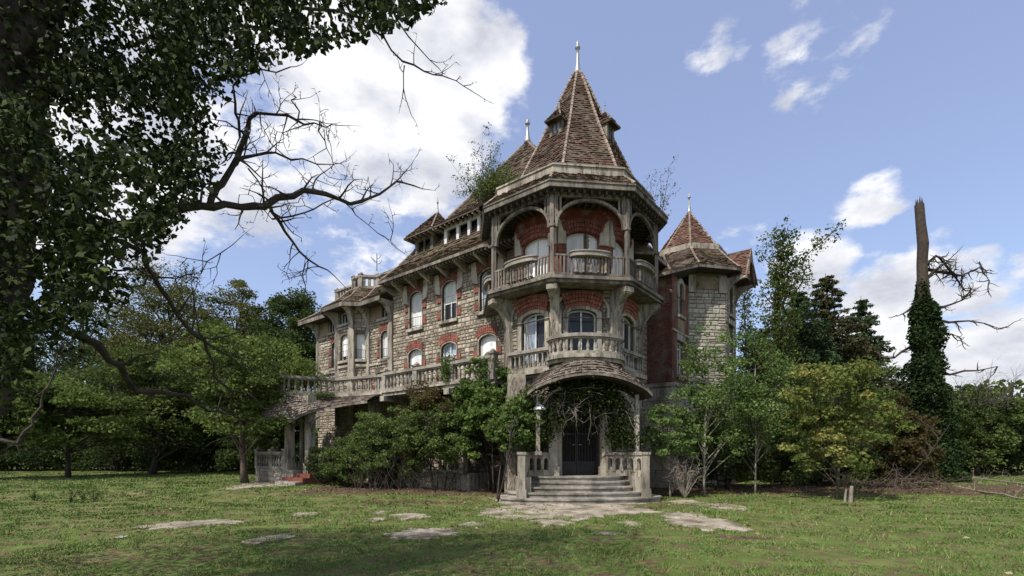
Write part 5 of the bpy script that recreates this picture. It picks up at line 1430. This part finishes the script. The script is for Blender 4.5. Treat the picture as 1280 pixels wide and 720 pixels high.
# ---- dead trunk with ivy
def ivy_trunk():
    global rng
    random.seed(91); rng = np.random.default_rng(91); Y = 25.0
    pts_px = [(1161, 607), (1158, 540), (1158, 470), (1156, 400), (1154, 330), (1149, 256)]; base = U(1161, 603, Y); base.z = float(gz(base.x, Y))
    root = empty('dead_tree', tuple(base)); tag(root, 'tall dead snapped-off tree trunk wrapped in dark ivy, bare broken branches to the right', 'dead tree')
    pts = [U(x, y, Y) for x, y in pts_px]; pts[0].z = base.z - .05; mb = MB(); fine = []
    for a, b_ in zip(pts[:-1], pts[1:]):
        for t in (0, .33, .66): fine.append(a.lerp(b_, t) + Vector((random.gauss(0, .03), random.gauss(0, .03), 0)))
    fine.append(pts[-1]); n = len(fine); mb.tube(fine, [(.40 - .20 * i / (n - 1)) * random.uniform(.93, 1.07) for i in range(n)], 12)
    for q in range(9):
        a = q * .7; e = Vector((math.cos(a) * .13, math.sin(a) * .13, 0)); mb.tube([fine[-1] + e * .9 - Vector((0, 0, .2)), fine[-1] + e * 1.1 + Vector((0, 0, random.uniform(.05, .42)))], [.07, .008], 4)
    mb.build('trunk', 'snag', root, smooth=False)
    bb = MB()
    B = [[(1158, 335), (1180, 340), (1200, 345), (1225, 333), (1236, 350)], [(1156, 350), (1180, 330), (1200, 352), (1205, 372)], [(1158, 395), (1185, 402), (1210, 400), (1250, 411)], [(1157, 385), (1180, 385), (1200, 378), (1213, 372)],
         [(1160, 466), (1190, 467), (1220, 464), (1247, 458)], [(1155, 420), (1130, 440), (1105, 450), (1098, 440)], [(1155, 380), (1135, 390), (1122, 395)], [(1155, 340), (1168, 318), (1178, 330), (1196, 345)], [(1158, 412), (1180, 415), (1196, 420)]]
    for k, pl in enumerate(B):
        q = [U(x, y, Y + (.0 if i == 0 else random.uniform(-.6, .6))) for i, (x, y) in enumerate(pl)]; q2 = []
        for a, b_ in zip(q[:-1], q[1:]):
            for t in (0, .5): q2.append(a.lerp(b_, t) + Vector((random.gauss(0, .05), random.gauss(0, .05), random.gauss(0, .05))))
        q2.append(q[-1]); m = len(q2); bb.tube(q2, [.085 * (1 - .8 * i / (m - 1)) for i in range(m)], 6)
        for i in range(1, m):
            for _ in range(3 if k in (0, 1, 7) else 1): twig(bb, q2[i], Vector((random.gauss(.4, 1), random.gauss(0, .6), random.gauss(0, 1))), random.uniform(.4, 1.2), .035, 1, .5, 0, .4)
    bb.build('branches', 'snag', root)
    N_ = 36000; t = rng.random(N_) ** 1.25; h = t * (zt(345, Y) - base.z); ax = np.interp(h + base.z, [p.z for p in fine], [p.x for p in fine])
    prof_ = np.interp(t, [0, .12, .3, .5, .7, .85, 1], [1.5, 1.35, 1.05, .85, .68, .45, .15]) * (1 + .13 * np.sin(h * 1.7) + .12 * np.sin(h * 4.3 + 1))
    a = rng.random(N_) * 2 * PI; r = prof_ * (.45 + .6 * rng.random(N_)) * (1 + .2 * np.sin(a * 3 + h * 1.4))
    c = np.stack([ax + np.cos(a) * r, Y + np.sin(a) * r, base.z + h], -1); leaves('ivy', c, .14, rng.random(N_) * .9, LM['ivy'], root, flat=.6)
ivy_trunk()
# dry twigs standing out of the far right bush, brush pile, logs, posts
random.seed(95)
b = MB(); x, y = at(1235, 28)
for k in range(26): twig(b, Vector((x + random.uniform(-1.6, 1.6), y + random.uniform(-1, 1), 4.2)), Vector((random.gauss(0, .45), random.gauss(0, .3), 1)), random.uniform(1.6, 2.6), .022, 2, .3, .05, .4)
tag(b.build('bare_twigs', 'barkdark', loc=(x, y, 4)), 'tuft of bare upright twigs above the bush right of the ivy-clad trunk', 'bare twigs')
b = MB(); x, y = at(1130, 18.5)
for k in range(120): twig(b, Vector((x + random.gauss(0, 1.3), y + random.gauss(0, .5), .1 + random.random() * .5)), Vector((random.gauss(0, 1), random.gauss(0, .5), random.gauss(.1, .35))), random.uniform(.5, 1.2), .014, 1, .35, 0, .4)
tag(b.build('brush_pile', 'bark', loc=(x, y, 0)), 'low heap of dry brushwood at the foot of the ivy-clad trunk', 'brush pile', kind='stuff')
for (a_, c_, r, lab) in (((1190, 597), (1290, 610), .06, 'long grey fallen log on the grass at the far right, the upper one'), ((1195, 612), (1290, 628), .045, 'thin grey fallen branch on the grass at the far right, nearer than the log'), ((1210, 604), (1262, 598), .04, 'short fallen branch lying across the grey log')):
    p, q = G(*a_), G(*c_); p.z = .07; q.z = .12 if r > .05 else .05
    b = MB(); m = [p.lerp(q, t / 6) + Vector((0, random.gauss(0, .05), abs(random.gauss(0, .04)))) for t in range(7)]; b.tube(m, [r * (1 - .08 * i) for i in range(7)], 7)
    for i in (2, 4, 5): twig(b, m[i], Vector((random.gauss(.5, .5), random.gauss(0, .5), .8)), .6, .014, 1)
    tag(b.build('fallen_branch', 'deadwood', loc=tuple(p)), lab, 'branch', 'fallen branches on the right of the lawn')
for px, lab, hgt, r in ((1056, 'thinner short weathered post beside the stem of the yellowing tree', .42, .035), (1063, 'thicker weathered post stump beside the stem of the yellowing tree', .52, .06)):
    p = G(px, 628); p.z = float(gz(p.x, p.y)); b = MB(); b.tube([p - Vector((0, 0, .05)), p + Vector((.02, 0, hgt * .6)), p + Vector((.05, 0, hgt))], [r, r * .95, r * .8], 7)
    tag(b.build('wooden_post', 'deadwood', loc=tuple(p)), lab, 'post')
def bare_bush(px, py, w, h, n, lab, seed, m='deadwood'):
    random.seed(seed); c = G(px, py); c.z = float(gz(c.x, c.y)); b = MB()
    for k in range(n):
        a = random.uniform(-1, 1); pts = []; W_ = w * random.uniform(.3, 1); H_ = h * random.uniform(.5, 1.1); dy = random.uniform(-.4, .4)
        for i in range(9):
            t = i / 8; pts.append(c + Vector((a * W_ * (t ** .7) * 1.1 + .08 * random.gauss(0, 1) * t, dy * t, H_ * math.sin(t * PI * random.uniform(.62, .7)))) )
        b.tube(pts, [.016 * (1 - .7 * i / 8) for i in range(9)], 5, cap=False)
        for i in (3, 5, 7): twig(b, pts[i], Vector((a + random.gauss(0, .6), random.gauss(0, .5), random.gauss(0, .6))), .4, .007, 1, .4, 0, .3)
    tag(b.build('bare_bush', m, loc=tuple(c)), lab, 'bare bush')
bare_bush(856, 622, .75, 1.35, 46, 'tangle of bare pale arching stems right of the entrance steps', 96)
bare_bush(596, 616, .6, .75, 22, 'small tangle of dry grey sticks left of the buttress at the tower foot', 97)

# ---- shrubs in front of the main wing
WG = 'shrubs growing along the front of the main wing'
T_('dark shrub at the left end of the row, beside the side steps', 436, 20.0, 548, 36, 'shrub', 101, base_f=.0, name='shrub', cat='shrub', group=WG, nc=80, per=120, ls=.075, cr=.30, stems=4, tr=.06)
T_('tall green shrub in the left half of the row along the veranda', 484, 19.4, 512, 48, 'shrub', 102, base_f=.08, name='shrub', cat='shrub', group=WG, nc=120, per=120, ls=.075, cr=.34, stems=5, tr=.08, flat=.5)
T_('reddish-topped shrub in the middle of the row under the terrace balustrade', 545, 19.0, 480, 52, 'red', 103, base_f=.30, name='shrub', cat='shrub', group=WG, nc=100, per=110, ls=.075, cr=.32, stems=5, tr=.08)
T_('green shrub between the reddish one and the broad-leaved one', 548, 18.2, 505, 50, 'shrub', 104, base_f=.22, name='shrub', cat='shrub', group=WG, nc=110, per=120, ls=.075, cr=.32, stems=5, tr=.07)
T_('tall bright broad-leaved shrub reaching up to the tower balcony', 617, 17.6, 450, 52, 'fig', 105, base_f=.22, name='shrub', cat='shrub', group=WG, nc=130, per=95, ls=.105, cr=.32, stems=4, tr=.08, flat=.5, hole=-.15)
T_('broad-leaved shrub spreading in front of the left porch post', 626, 15.9, 492, 40, 'fig', 106, base_f=.42, name='shrub', cat='shrub', group=WG, nc=85, per=80, ls=.10, cr=.28, stems=3, tr=.05, flat=.45, lean=(.75, .3))
T_('low dark shrub crouching at the left before the veranda', 410, 21.0, 556, 26, 'dark', 107, base_f=.0, name='shrub', cat='shrub', group=WG, nc=40, per=110, ls=.07, cr=.25, stems=3, tr=.05)
random.seed(98)
b = MB()
for k in range(60):
    x, y = at(random.uniform(440, 640), random.uniform(17.6, 18.8)); twig(b, Vector((x, y, .1)), Vector((random.gauss(0, .35), random.gauss(0, .2), 1)), random.uniform(1.0, 1.9), .013, 1, .22, .05, .35)
tag(b.build('bare_undergrowth', 'barkdark', loc=(-2, 18, 0)), 'dark thicket of bare stems beneath the shrubs in front of the veranda', 'undergrowth', kind='stuff')

# ---- small plants
def clump(name, label, cat, c, R, n, ls, lm, seed, stem=None, group=None, bark='bark'):
    global rng
    random.seed(seed); rng = np.random.default_rng(seed); c = Vector(c); root = empty(name, tuple(c)); tag(root, label, cat, group)
    g = rng.normal(size=(n, 3)) * np.array(R) * .5; P_ = np.array(c) + g + np.array([0, 0, R[2] * .9]); leaves('foliage', P_, ls, rng.random(n), LM[lm], root, flat=.7)
    b = MB()
    for k in range(stem or 5): e = c + Vector((random.gauss(0, R[0] * .6), random.gauss(0, R[1] * .6), R[2] * random.uniform(.7, 1.7))); b.tube(bez(c - Vector((0, 0, .05)), e, .05, 4, .06), [.02, .016, .012, .008, .004], 4, cap=False)
    b.build('stem', bark, root); return root
clump('ivy_clump', 'round clump of green ivy hanging over the terrace balustrade', 'ivy', WP(3.35, 3.5).to_3d() + Vector((0, 0, 4.35)), (.24, .24, .48), 1500, .075, 'fig', 111)
clump('roof_grass', 'weeds growing along the edge of the side terrace', 'weeds', WP(10.3, 4.6).to_3d() + Vector((0, 0, 4.05)), (.5, .5, .12), 900, .07, 'shrub', 112)
clump('roof_grass', 'weeds on the terrace ledge above the tiled side canopy', 'weeds', WP(11.2, 6.15).to_3d() + Vector((0, 0, 4.05)), (.55, .4, .12), 900, .07, 'shrub', 113)
x = WP(4.6, .1); poplar('roof_tree', 'young birch rooted on the mossy main roof, left of the spire', x.x, x.y, .1, 1, 'silver', 114, nl=2, per=2) if False else None
def roof_sapling(label, p, H, R, lm, seed, nl, per, ls=.07, lean=(0, 0)):
    global rng
    random.seed(seed); rng = np.random.default_rng(seed); base = Vector(p); root = empty('sapling', tuple(base)); tag(root, label, 'sapling')
    bb = MB(); P_ = []
    for k in range(nl):
        e = base + Vector((random.gauss(0, R * .55) + lean[0], random.gauss(0, R * .5), H * random.uniform(.45, 1.0))); pts = bez(base + Vector((random.gauss(0, R * .15), 0, 0)), e, -.03, 6, .06); bb.tube(pts, [.022 * (1 - .85 * i / 6) for i in range(7)], 4, cap=False)
        for i in range(2, 7):
            for _ in range(2):
                q = pts[i] + Vector((random.gauss(0, .22), random.gauss(0, .2), random.uniform(0, .3))); bb.tube([pts[i], q], [.006, .003], 3, cap=False)
                P_.append(np.array(q) + rng.normal(size=(per, 3)) * .10)
    bb.build('stem', 'bark', root); P_ = np.concatenate(P_); leaves('foliage', P_, ls, rng.random(len(P_)), LM[lm], root, flat=.8)
roof_sapling('young birch rooted on the mossy main roof, left of the spire', v3(WP(4.3, .2), 12.5), 2.9, 1.0, 'silver', 114, 16, 14, .075, (-.1, 0))
roof_sapling('leafy green bush low on the mossy main roof beside the spire', v3(WP(3.9, .1), 12.7), 1.3, 1.1, 'light', 115, 16, 26, .075)
roof_sapling('thin sapling growing on the roof right of the spire', (6.05, 20.6, 11.0), 3.0, .9, 'silver', 116, 8, 7, .07, (.25, 0))

# climbing plant: dry stems over the tower base and bracket, leaves hanging in the porch
def vine():
    random.seed(121); root = empty('climbing_vine', (TT.x - 1.5, TT.y - 2.3, 0)); tag(root, 'old climbing vine with dry pale stems on the tower base and leaves inside the porch', 'climbing plant')
    b = MB()
    def climb(P, u, z, zmax, r, n0=.05, wu=.05, spread=.0):
        pts = []; 
        while z < zmax: pts.append(P(u, z, n0 + random.uniform(0, .03))); z += random.uniform(.12, .2); u += random.gauss(spread, wu)
        if len(pts) > 2: b.tube(pts, [r * (1 - .6 * i / len(pts)) for i in range(len(pts))], 4, cap=False)
    P = frame(TT + octn(-1) * AW, octn(-1)); 
    for k in range(34): climb(P, random.uniform(-1.05, .9), random.uniform(0, 1.0), random.uniform(3.8, 7.1), random.uniform(.010, .022))
    P = frame(TT + octn(0) * AW, octn(0))
    for k in range(20): climb(P, random.choice((-1, 1)) * random.uniform(.72, 1.05), random.uniform(4.6, 5.0), random.uniform(6.2, 7.2), random.uniform(.007, .015))
    for k in range(16): climb(P, random.uniform(-1.1, 1.1), random.uniform(3.6, 4.0), random.uniform(4.3, 4.5), .012)
    F_ = frame(PC(CU - 2.3, 0, 2.76).to_2d(), octn(0))
    for k in range(22): climb(F_, random.uniform(-.05, .55), 0, random.uniform(3.2, 4.3), random.uniform(.012, .03), .03, .04)
    for k in range(10): climb(PC, CU + 1.7 + random.uniform(-.2, .5), .2, random.uniform(2.5, 4.0), .010, 2.95)
    for k in (-2, -1, 0, 1):
        a = A0 + PI / 8 + k * PI / 4; F2 = frame(TT + Vector((math.cos(a), math.sin(a))) * (AW / math.cos(PI / 8) + .08), (math.cos(a), math.sin(a)))
        for q in range(12): climb(F2, random.uniform(-.2, .2), random.uniform(4.4, 5), random.uniform(5.8, 6.6), random.uniform(.006, .014), .02, .03)
    # tangled loops under the canopy
    for k in range(60):
        p = PC(CU + random.uniform(-1.4, 1.5), random.uniform(2.9, 3.9), random.uniform(2.7, 3.6)); twig(b, p, Vector((random.gauss(0, 1), random.gauss(0, .4), -abs(random.gauss(.3, .6)))), random.uniform(.5, 1.2), .010, 1, .4, -.08, .4)
    b.build('stem', 'deadwood', root)
    n = 13500; c = np.empty((n, 3)); k = 0
    hang = [(CU + 1.05, 3.55, .50, .5), (CU + 1.35, 2.9, .34, .6), (CU + .55, 3.75, .6, .25), (CU - .5, 3.65, .55, .35), (CU, 3.5, .7, .25), (CU + .9, 3.2, .35, .4), (CU + 1.5, 2.5, .3, .5), (CU - 1.3, 3.1, .35, .5), (CU - .7, 2.75, .55, .3), (CU + .3, 3.2, .35, .35), (CU + 1.2, 2.2, .28, .35), (CU + 1.7, 2.0, .5, .22), (CU - 1.2, 2.3, .3, .3)]
    for i in range(n):
        h = hang[i % len(hang)]; p = PC(h[0] + random.gauss(0, h[2] * .62), h[1] + random.gauss(0, h[3] * .7), random.gauss(3.05, .3)); c[i] = p
    c[:, 2] = np.minimum(c[:, 2], 4.0); leaves('foliage', c, .075, rng.random(n), LM['ivyfg'], root, flat=.7)
vine()

# weeds on the lawn
for (px, py, hpx, lab, sd_) in ((88, 629, 22, 'tallest dry weed standing on the left of the lawn'), (44, 626, 9, 'small dry weed left of the tallest one on the lawn'), (103, 625, 10, 'small weed just right of the tallest one'), (118, 627, 14, 'leafy weed, rightmost of the four on the left lawn')) and [(88, 629, 26, 'tallest dry weed standing on the left of the lawn', 131), (44, 626, 12, 'small dry weed left of the tallest one on the lawn', 132), (103, 625, 12, 'small weed just right of the tallest one', 133), (118, 627, 17, 'leafy weed, rightmost of the four on the left lawn', 134)]:
    random.seed(sd_); p = G(px, py); h = hpx / F * p.y; p.z = float(gz(p.x, p.y)); root = empty('weed', tuple(p)); tag(root, lab, 'weed', 'weeds on the lawn'); b = MB(); P_ = []
    for k in range(9):
        e = p + Vector((random.gauss(0, h * .3), random.gauss(0, h * .2), h * random.uniform(.5, 1))); b.tube([p, p.lerp(e, .5) + Vector((random.gauss(0, .02), 0, 0)), e], [.006, .005, .003], 4, cap=False); P_ += [tuple(p.lerp(e, t)) for t in rng.uniform(.3, 1, 16)]
    b.build('stem', 'barkdark', root); P_ = np.array(P_) + rng.normal(size=(len(P_), 3)) * .03; leaves('foliage', P_, .05, rng.random(len(P_)) * .8, LM['shrub'], root)
p = G(150, 673); b = MB(); b.face([p + Vector(v) for v in ((-.1, 0, .02), (.08, -.05, .03), (.12, .05, .045), (-.02, .09, .02))]); b.face([p + Vector(v) for v in ((-.05, 0, .03), (.04, -.02, .07), (.03, .05, .03))])
tag(b.build('paper_scrap', 'blind', loc=tuple(p)), 'crumpled white scrap of paper on the grass at the lower left', 'litter')

# ================================================================== FOREGROUND TREE
def foreground():
    global rng
    random.seed(141); rng = np.random.default_rng(141)
    base = Vector((-5.3, 3.5, 0)); root = empty('ivy_covered_tree', tuple(base)); tag(root, 'huge near tree at the upper left, hung with dark ivy and bare twisting boughs', 'tree')
    tp = [base, Vector((-5.0, 3.6, 1.5)), Vector((-4.7, 3.7, 3)), U(-85, 110, 3.8), U(-62, 30, 3.85), U(-40, -80, 3.9), U(-20, -220, 4.0)]
    fine = []
    for a, b_ in zip(tp[:-1], tp[1:]):
        for t in [q / 16 for q in range(16)]: fine.append(a.lerp(b_, t))
    mb = MB(); seg = 150; rings = []
    def crack(q, z):
        d = noise.voronoi(Vector((q.x * 3.4 + .25 * noise.noise(Vector((q.x * 3, q.y * 3, z * 3))), q.y * 3.4, z * 2.1)))[0]; return d[1] - d[0]
    for i, p in enumerate(fine):
        for k in range(seg):
            a = 2 * PI * k / seg; q = Vector((math.cos(a), math.sin(a), 0)); nz = abs(noise.noise(Vector((q.x * 3.2, q.y * 3.2, p.z * 1.3)))) * .16 + .06 * min(1, crack(q, p.z) * 5) + abs(noise.noise(Vector((q.x * 19, q.y * 19, p.z * 9)))) * .03
            r = (.78 - .27 * i / len(fine)) - .10 + nz; mb.v.append(tuple(p + q * r))
    for i in range(len(fine) - 1):
        for k in range(seg): a = i * seg + k; b_ = i * seg + (k + 1) % seg; mb.f.append((a, b_, b_ + seg, a + seg)); mb.a.append(random.random())
    mb.build('trunk', 'snag', root, smooth=True)
    Z1 = lambda x, y: (x / 2.4, 30 + y / 2.4); Z2 = lambda x, y: (x / 2, 330 + y / 2); Z3 = lambda x, y: (200 + x / 2.057, 30 + y / 2.057)
    def limb(pl, Y0, Y1, r0, r1, tw=2, tl=.55, start=0.0, dens=1.0, spurdepth=2):
        bb = MB()
        q = [U(x, y, Y0 + (Y1 - Y0) * i / (len(pl) - 1)) for i, (x, y) in enumerate(pl)]; out = []
        for a, b_ in zip(q[:-1], q[1:]):
            m = max(2, int((b_ - a).length / .12))
            for j in range(m): out.append(a.lerp(b_, j / m))
        out.append(q[-1])
        for _ in range(2): out = [out[0]] + [(out[i - 1] + out[i] * 2 + out[i + 1]) / 4 for i in range(1, len(out) - 1)] + [out[-1]]
        out = [p + Vector((random.gauss(0, .02), random.gauss(0, .02), random.gauss(0, .02))) for p in out]
        n = len(out); rad = [.88 * (r0 + (r1 - r0) * i / (n - 1)) * random.uniform(.85, 1.18) for i in range(n)]; bb.tube(out, rad, 7)
        for i in range(int(n * start), n - 1):
            if random.random() < .95 * dens * tw / 2:
                s = Vector((random.gauss(0, 1), random.gauss(0, .5), random.gauss(.15, 1))); twig(bb, out[i], s, tl * random.uniform(.3, 1.35), max(.006, min(.014, rad[i] * .6)), spurdepth, .42, .04, .6)
        twig(bb, out[-1], out[-1] - out[-3], tl * .7, r1, 2, .3, 0, .4); bb.build('bough', 'barkdark', root)
    limb([(-90, 190), (0, 270), (90, 300)] + [Z3(*p) for p in ((0, 495), (60, 470), (140, 460), (215, 478), (270, 460), (340, 440), (400, 425), (460, 455), (520, 475), (560, 430), (610, 405), (655, 410))], 4.2, 6.2, .085, .010, start=.3)
    limb([Z3(*p) for p in ((130, 458), (170, 410), (195, 355), (215, 290), (240, 220), (290, 240), (350, 240), (400, 260), (440, 262))], 5.2, 5.9, .040, .007)
    limb([Z3(*p) for p in ((195, 355), (240, 330), (300, 335), (370, 355), (440, 365))], 5.45, 6.2, .024, .006)
    limb([Z3(*p) for p in ((350, 240), (345, 200), (338, 170))], 5.7, 5.8, .010, .004, tl=.3)
    limb([Z3(*p) for p in ((400, 258), (418, 300), (440, 350))], 5.8, 6.0, .010, .004, tl=.3)
    limb([Z3(*p) for p in ((215, 290), (195, 230), (190, 160), (235, 120), (330, 118))], 5.5, 5.2, .018, .006, tl=.35)
    limb([Z3(*p) for p in ((275, 458), (300, 500), (340, 570), (375, 610), (430, 640))], 5.6, 6.1, .030, .008)
    limb([Z3(*p) for p in ((372, 608), (372, 650), (370, 690))], 5.9, 6.0, .010, .004, tl=.3)
    limb([Z3(*p) for p in ((300, 500), (400, 480), (470, 440), (500, 500), (560, 540), (610, 570))], 5.6, 6.4, .012, .004, tl=.4)
    limb([Z3(*p) for p in ((230, 370), (260, 420), (265, 460))], 5.5, 5.6, .012, .006, tl=.4)
    limb([(120, 345), (150, 330), (190, 345), (225, 352), (262, 330), (290, 305)], 5.4, 5.8, .014, .005, tl=.5)
    limb([(-60, 250), (60, 330), (150, 310), (177, 310)] + [Z2(*p) for p in ((375, 20), (420, 90), (455, 155), (510, 190), (570, 235), (630, 275), (700, 300))], 4.6, 6.6, .055, .007, start=.35, dens=.55)
    limb([Z2(*p) for p in ((510, 190), (525, 250), (545, 310), (620, 325), (680, 370), (750, 395))], 5.9, 6.6, .022, .005, dens=.5)
    limb([(-60, 320), (20, 370)] + [Z2(*p) for p in ((180, 165), (250, 200), (300, 265), (345, 320), (400, 330), (470, 325), (510, 360), (545, 372))], 4.4, 6.0, .065, .016, start=.55, dens=.3)
    limb([(330, 20), (400, 10)] + [Z3(*p) for p in ((540, -10), (570, 40), (615, 100), (700, 125), (760, 140), (818, 175))], 5.0, 5.6, .020, .0045, dens=.6, tl=.28, spurdepth=1)
    limb([Z3(*p) for p in ((615, 100), (625, 170), (660, 260))], 5.4, 5.5, .008, .0035, dens=.6, tl=.2, spurdepth=1)
    limb([Z3(*p) for p in ((600, -30), (640, 30), (690, 90), (735, 125))], 5.4, 5.5, .010, .0035, dens=.6, tl=.2, spurdepth=1)
    limb([(-40, 520), (20, 560), (55, 500), (75, 440)], 8.5, 9.0, .05, .012, dens=.3)
        # ivy leaves: dense hanging curtain with chinks of sky
    right = lambda y: np.interp(y, [-80, 0, 40, 60, 90, 120, 160, 200, 240, 290, 330, 380, 430, 500, 560], [590, 570, 505, 430, 325, 288, 290, 285, 268, 225, 190, 158, 125, 60, 10])
    def dens(x, y):
        e = np.clip((right(y) - x) / 60, 0, 1) ** .6; n_ = np.array([noise.noise(Vector((a * .016, b_ * .016, 1))) + .55 * noise.noise(Vector((a * .05, b_ * .05, 4))) for a, b_ in zip(x, y)])
        return e * np.clip(.46 + .75 * n_, .12, 1)
    n = 230000; x = rng.uniform(-330, 560, n); y = rng.uniform(-80, 560, n); keep = (x < right(y)); x, y = x[keep], y[keep]
    low_ = np.clip(1 - (y - np.where(x < 40, 440, 355)) / 110, 0, 1); k = rng.random(len(x)) < dens(x, y) * low_; x, y = x[k], y[k]
    Y = 3.3 + 2.5 * rng.random(len(x)) ** .9
    nf_ = (y > 105 + .5 * np.clip(x, 0, 400)) & (x < 190) & (rng.random(len(x)) < .62); Y = np.where(nf_, rng.uniform(2.5, 3.3, len(x)), Y)
    c = np.stack([(x - 640) / F * Y, Y, EYE + (YH - y) / F * Y], -1)
    # unseen crown above, left and behind, added to shade the visible ivy
    m = 3500; g = rng.normal(size=(m, 3)); g /= np.linalg.norm(g, axis=1)[:, None]; g *= (rng.random(m) ** .5)[:, None]; ex = np.array([-3.9, 2.4, 6.6]) + g * np.array([3.4, 2.6, 1.7])
    pxx = 640 + ex[:, 0] / np.maximum(ex[:, 1], .3) * F; pyy = YH - (ex[:, 2] - EYE) / np.maximum(ex[:, 1], .3) * F
    ok = (ex[:, 1] < 2.5) | (pyy < -30) | (pxx < -60); ex = ex[ok & (pxx < 700)]
    # a few hundred of the nearest leaves are leaves of their own
    order = np.argsort(c[:, 1] + rng.random(len(c)) * .6); near = [i for i in order if 0 < x[i] < 500 and 0 < y[i] < 520][:290]; mask = np.ones(len(c), bool); mask[near] = False
    me = bpy.data.meshes.new('leaf'); s = .05
    vv = [(0, -1.0, 0), (.55, -.75, .12), (1.05, -.15, .05), (.5, .05, .1), (0, 1.25, -.1), (-.5, .05, .1), (-1.05, -.15, .05), (-.55, -.75, .12), (0, -.3, 0)]
    me.from_pydata([(a * s, b_ * s, c_ * s) for a, b_, c_ in vv], [], [(8, i, (i + 1) % 8) for i in range(8)]); me.materials.append(LM['ivyfg']); meshes = []
    for t in (.15, .45, .75, .93):
        q = me.copy(); at_ = q.attributes.new('v', 'FLOAT', 'FACE'); at_.data.foreach_set('value', [t] * 8); meshes.append(q)
    for i in near:
        o = obj_from(random.choice(meshes), 'leaf', root, tuple(Vector(c[i]) - base)); o.rotation_euler = (random.uniform(-2.6, -1.0), random.gauss(0, .6), random.gauss(0, .7)); f = random.uniform(.34, .6); o.scale = (f, f, f)
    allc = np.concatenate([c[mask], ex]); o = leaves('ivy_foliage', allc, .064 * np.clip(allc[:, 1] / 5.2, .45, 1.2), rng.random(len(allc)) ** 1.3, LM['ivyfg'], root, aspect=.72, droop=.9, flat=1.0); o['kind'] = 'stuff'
foreground()
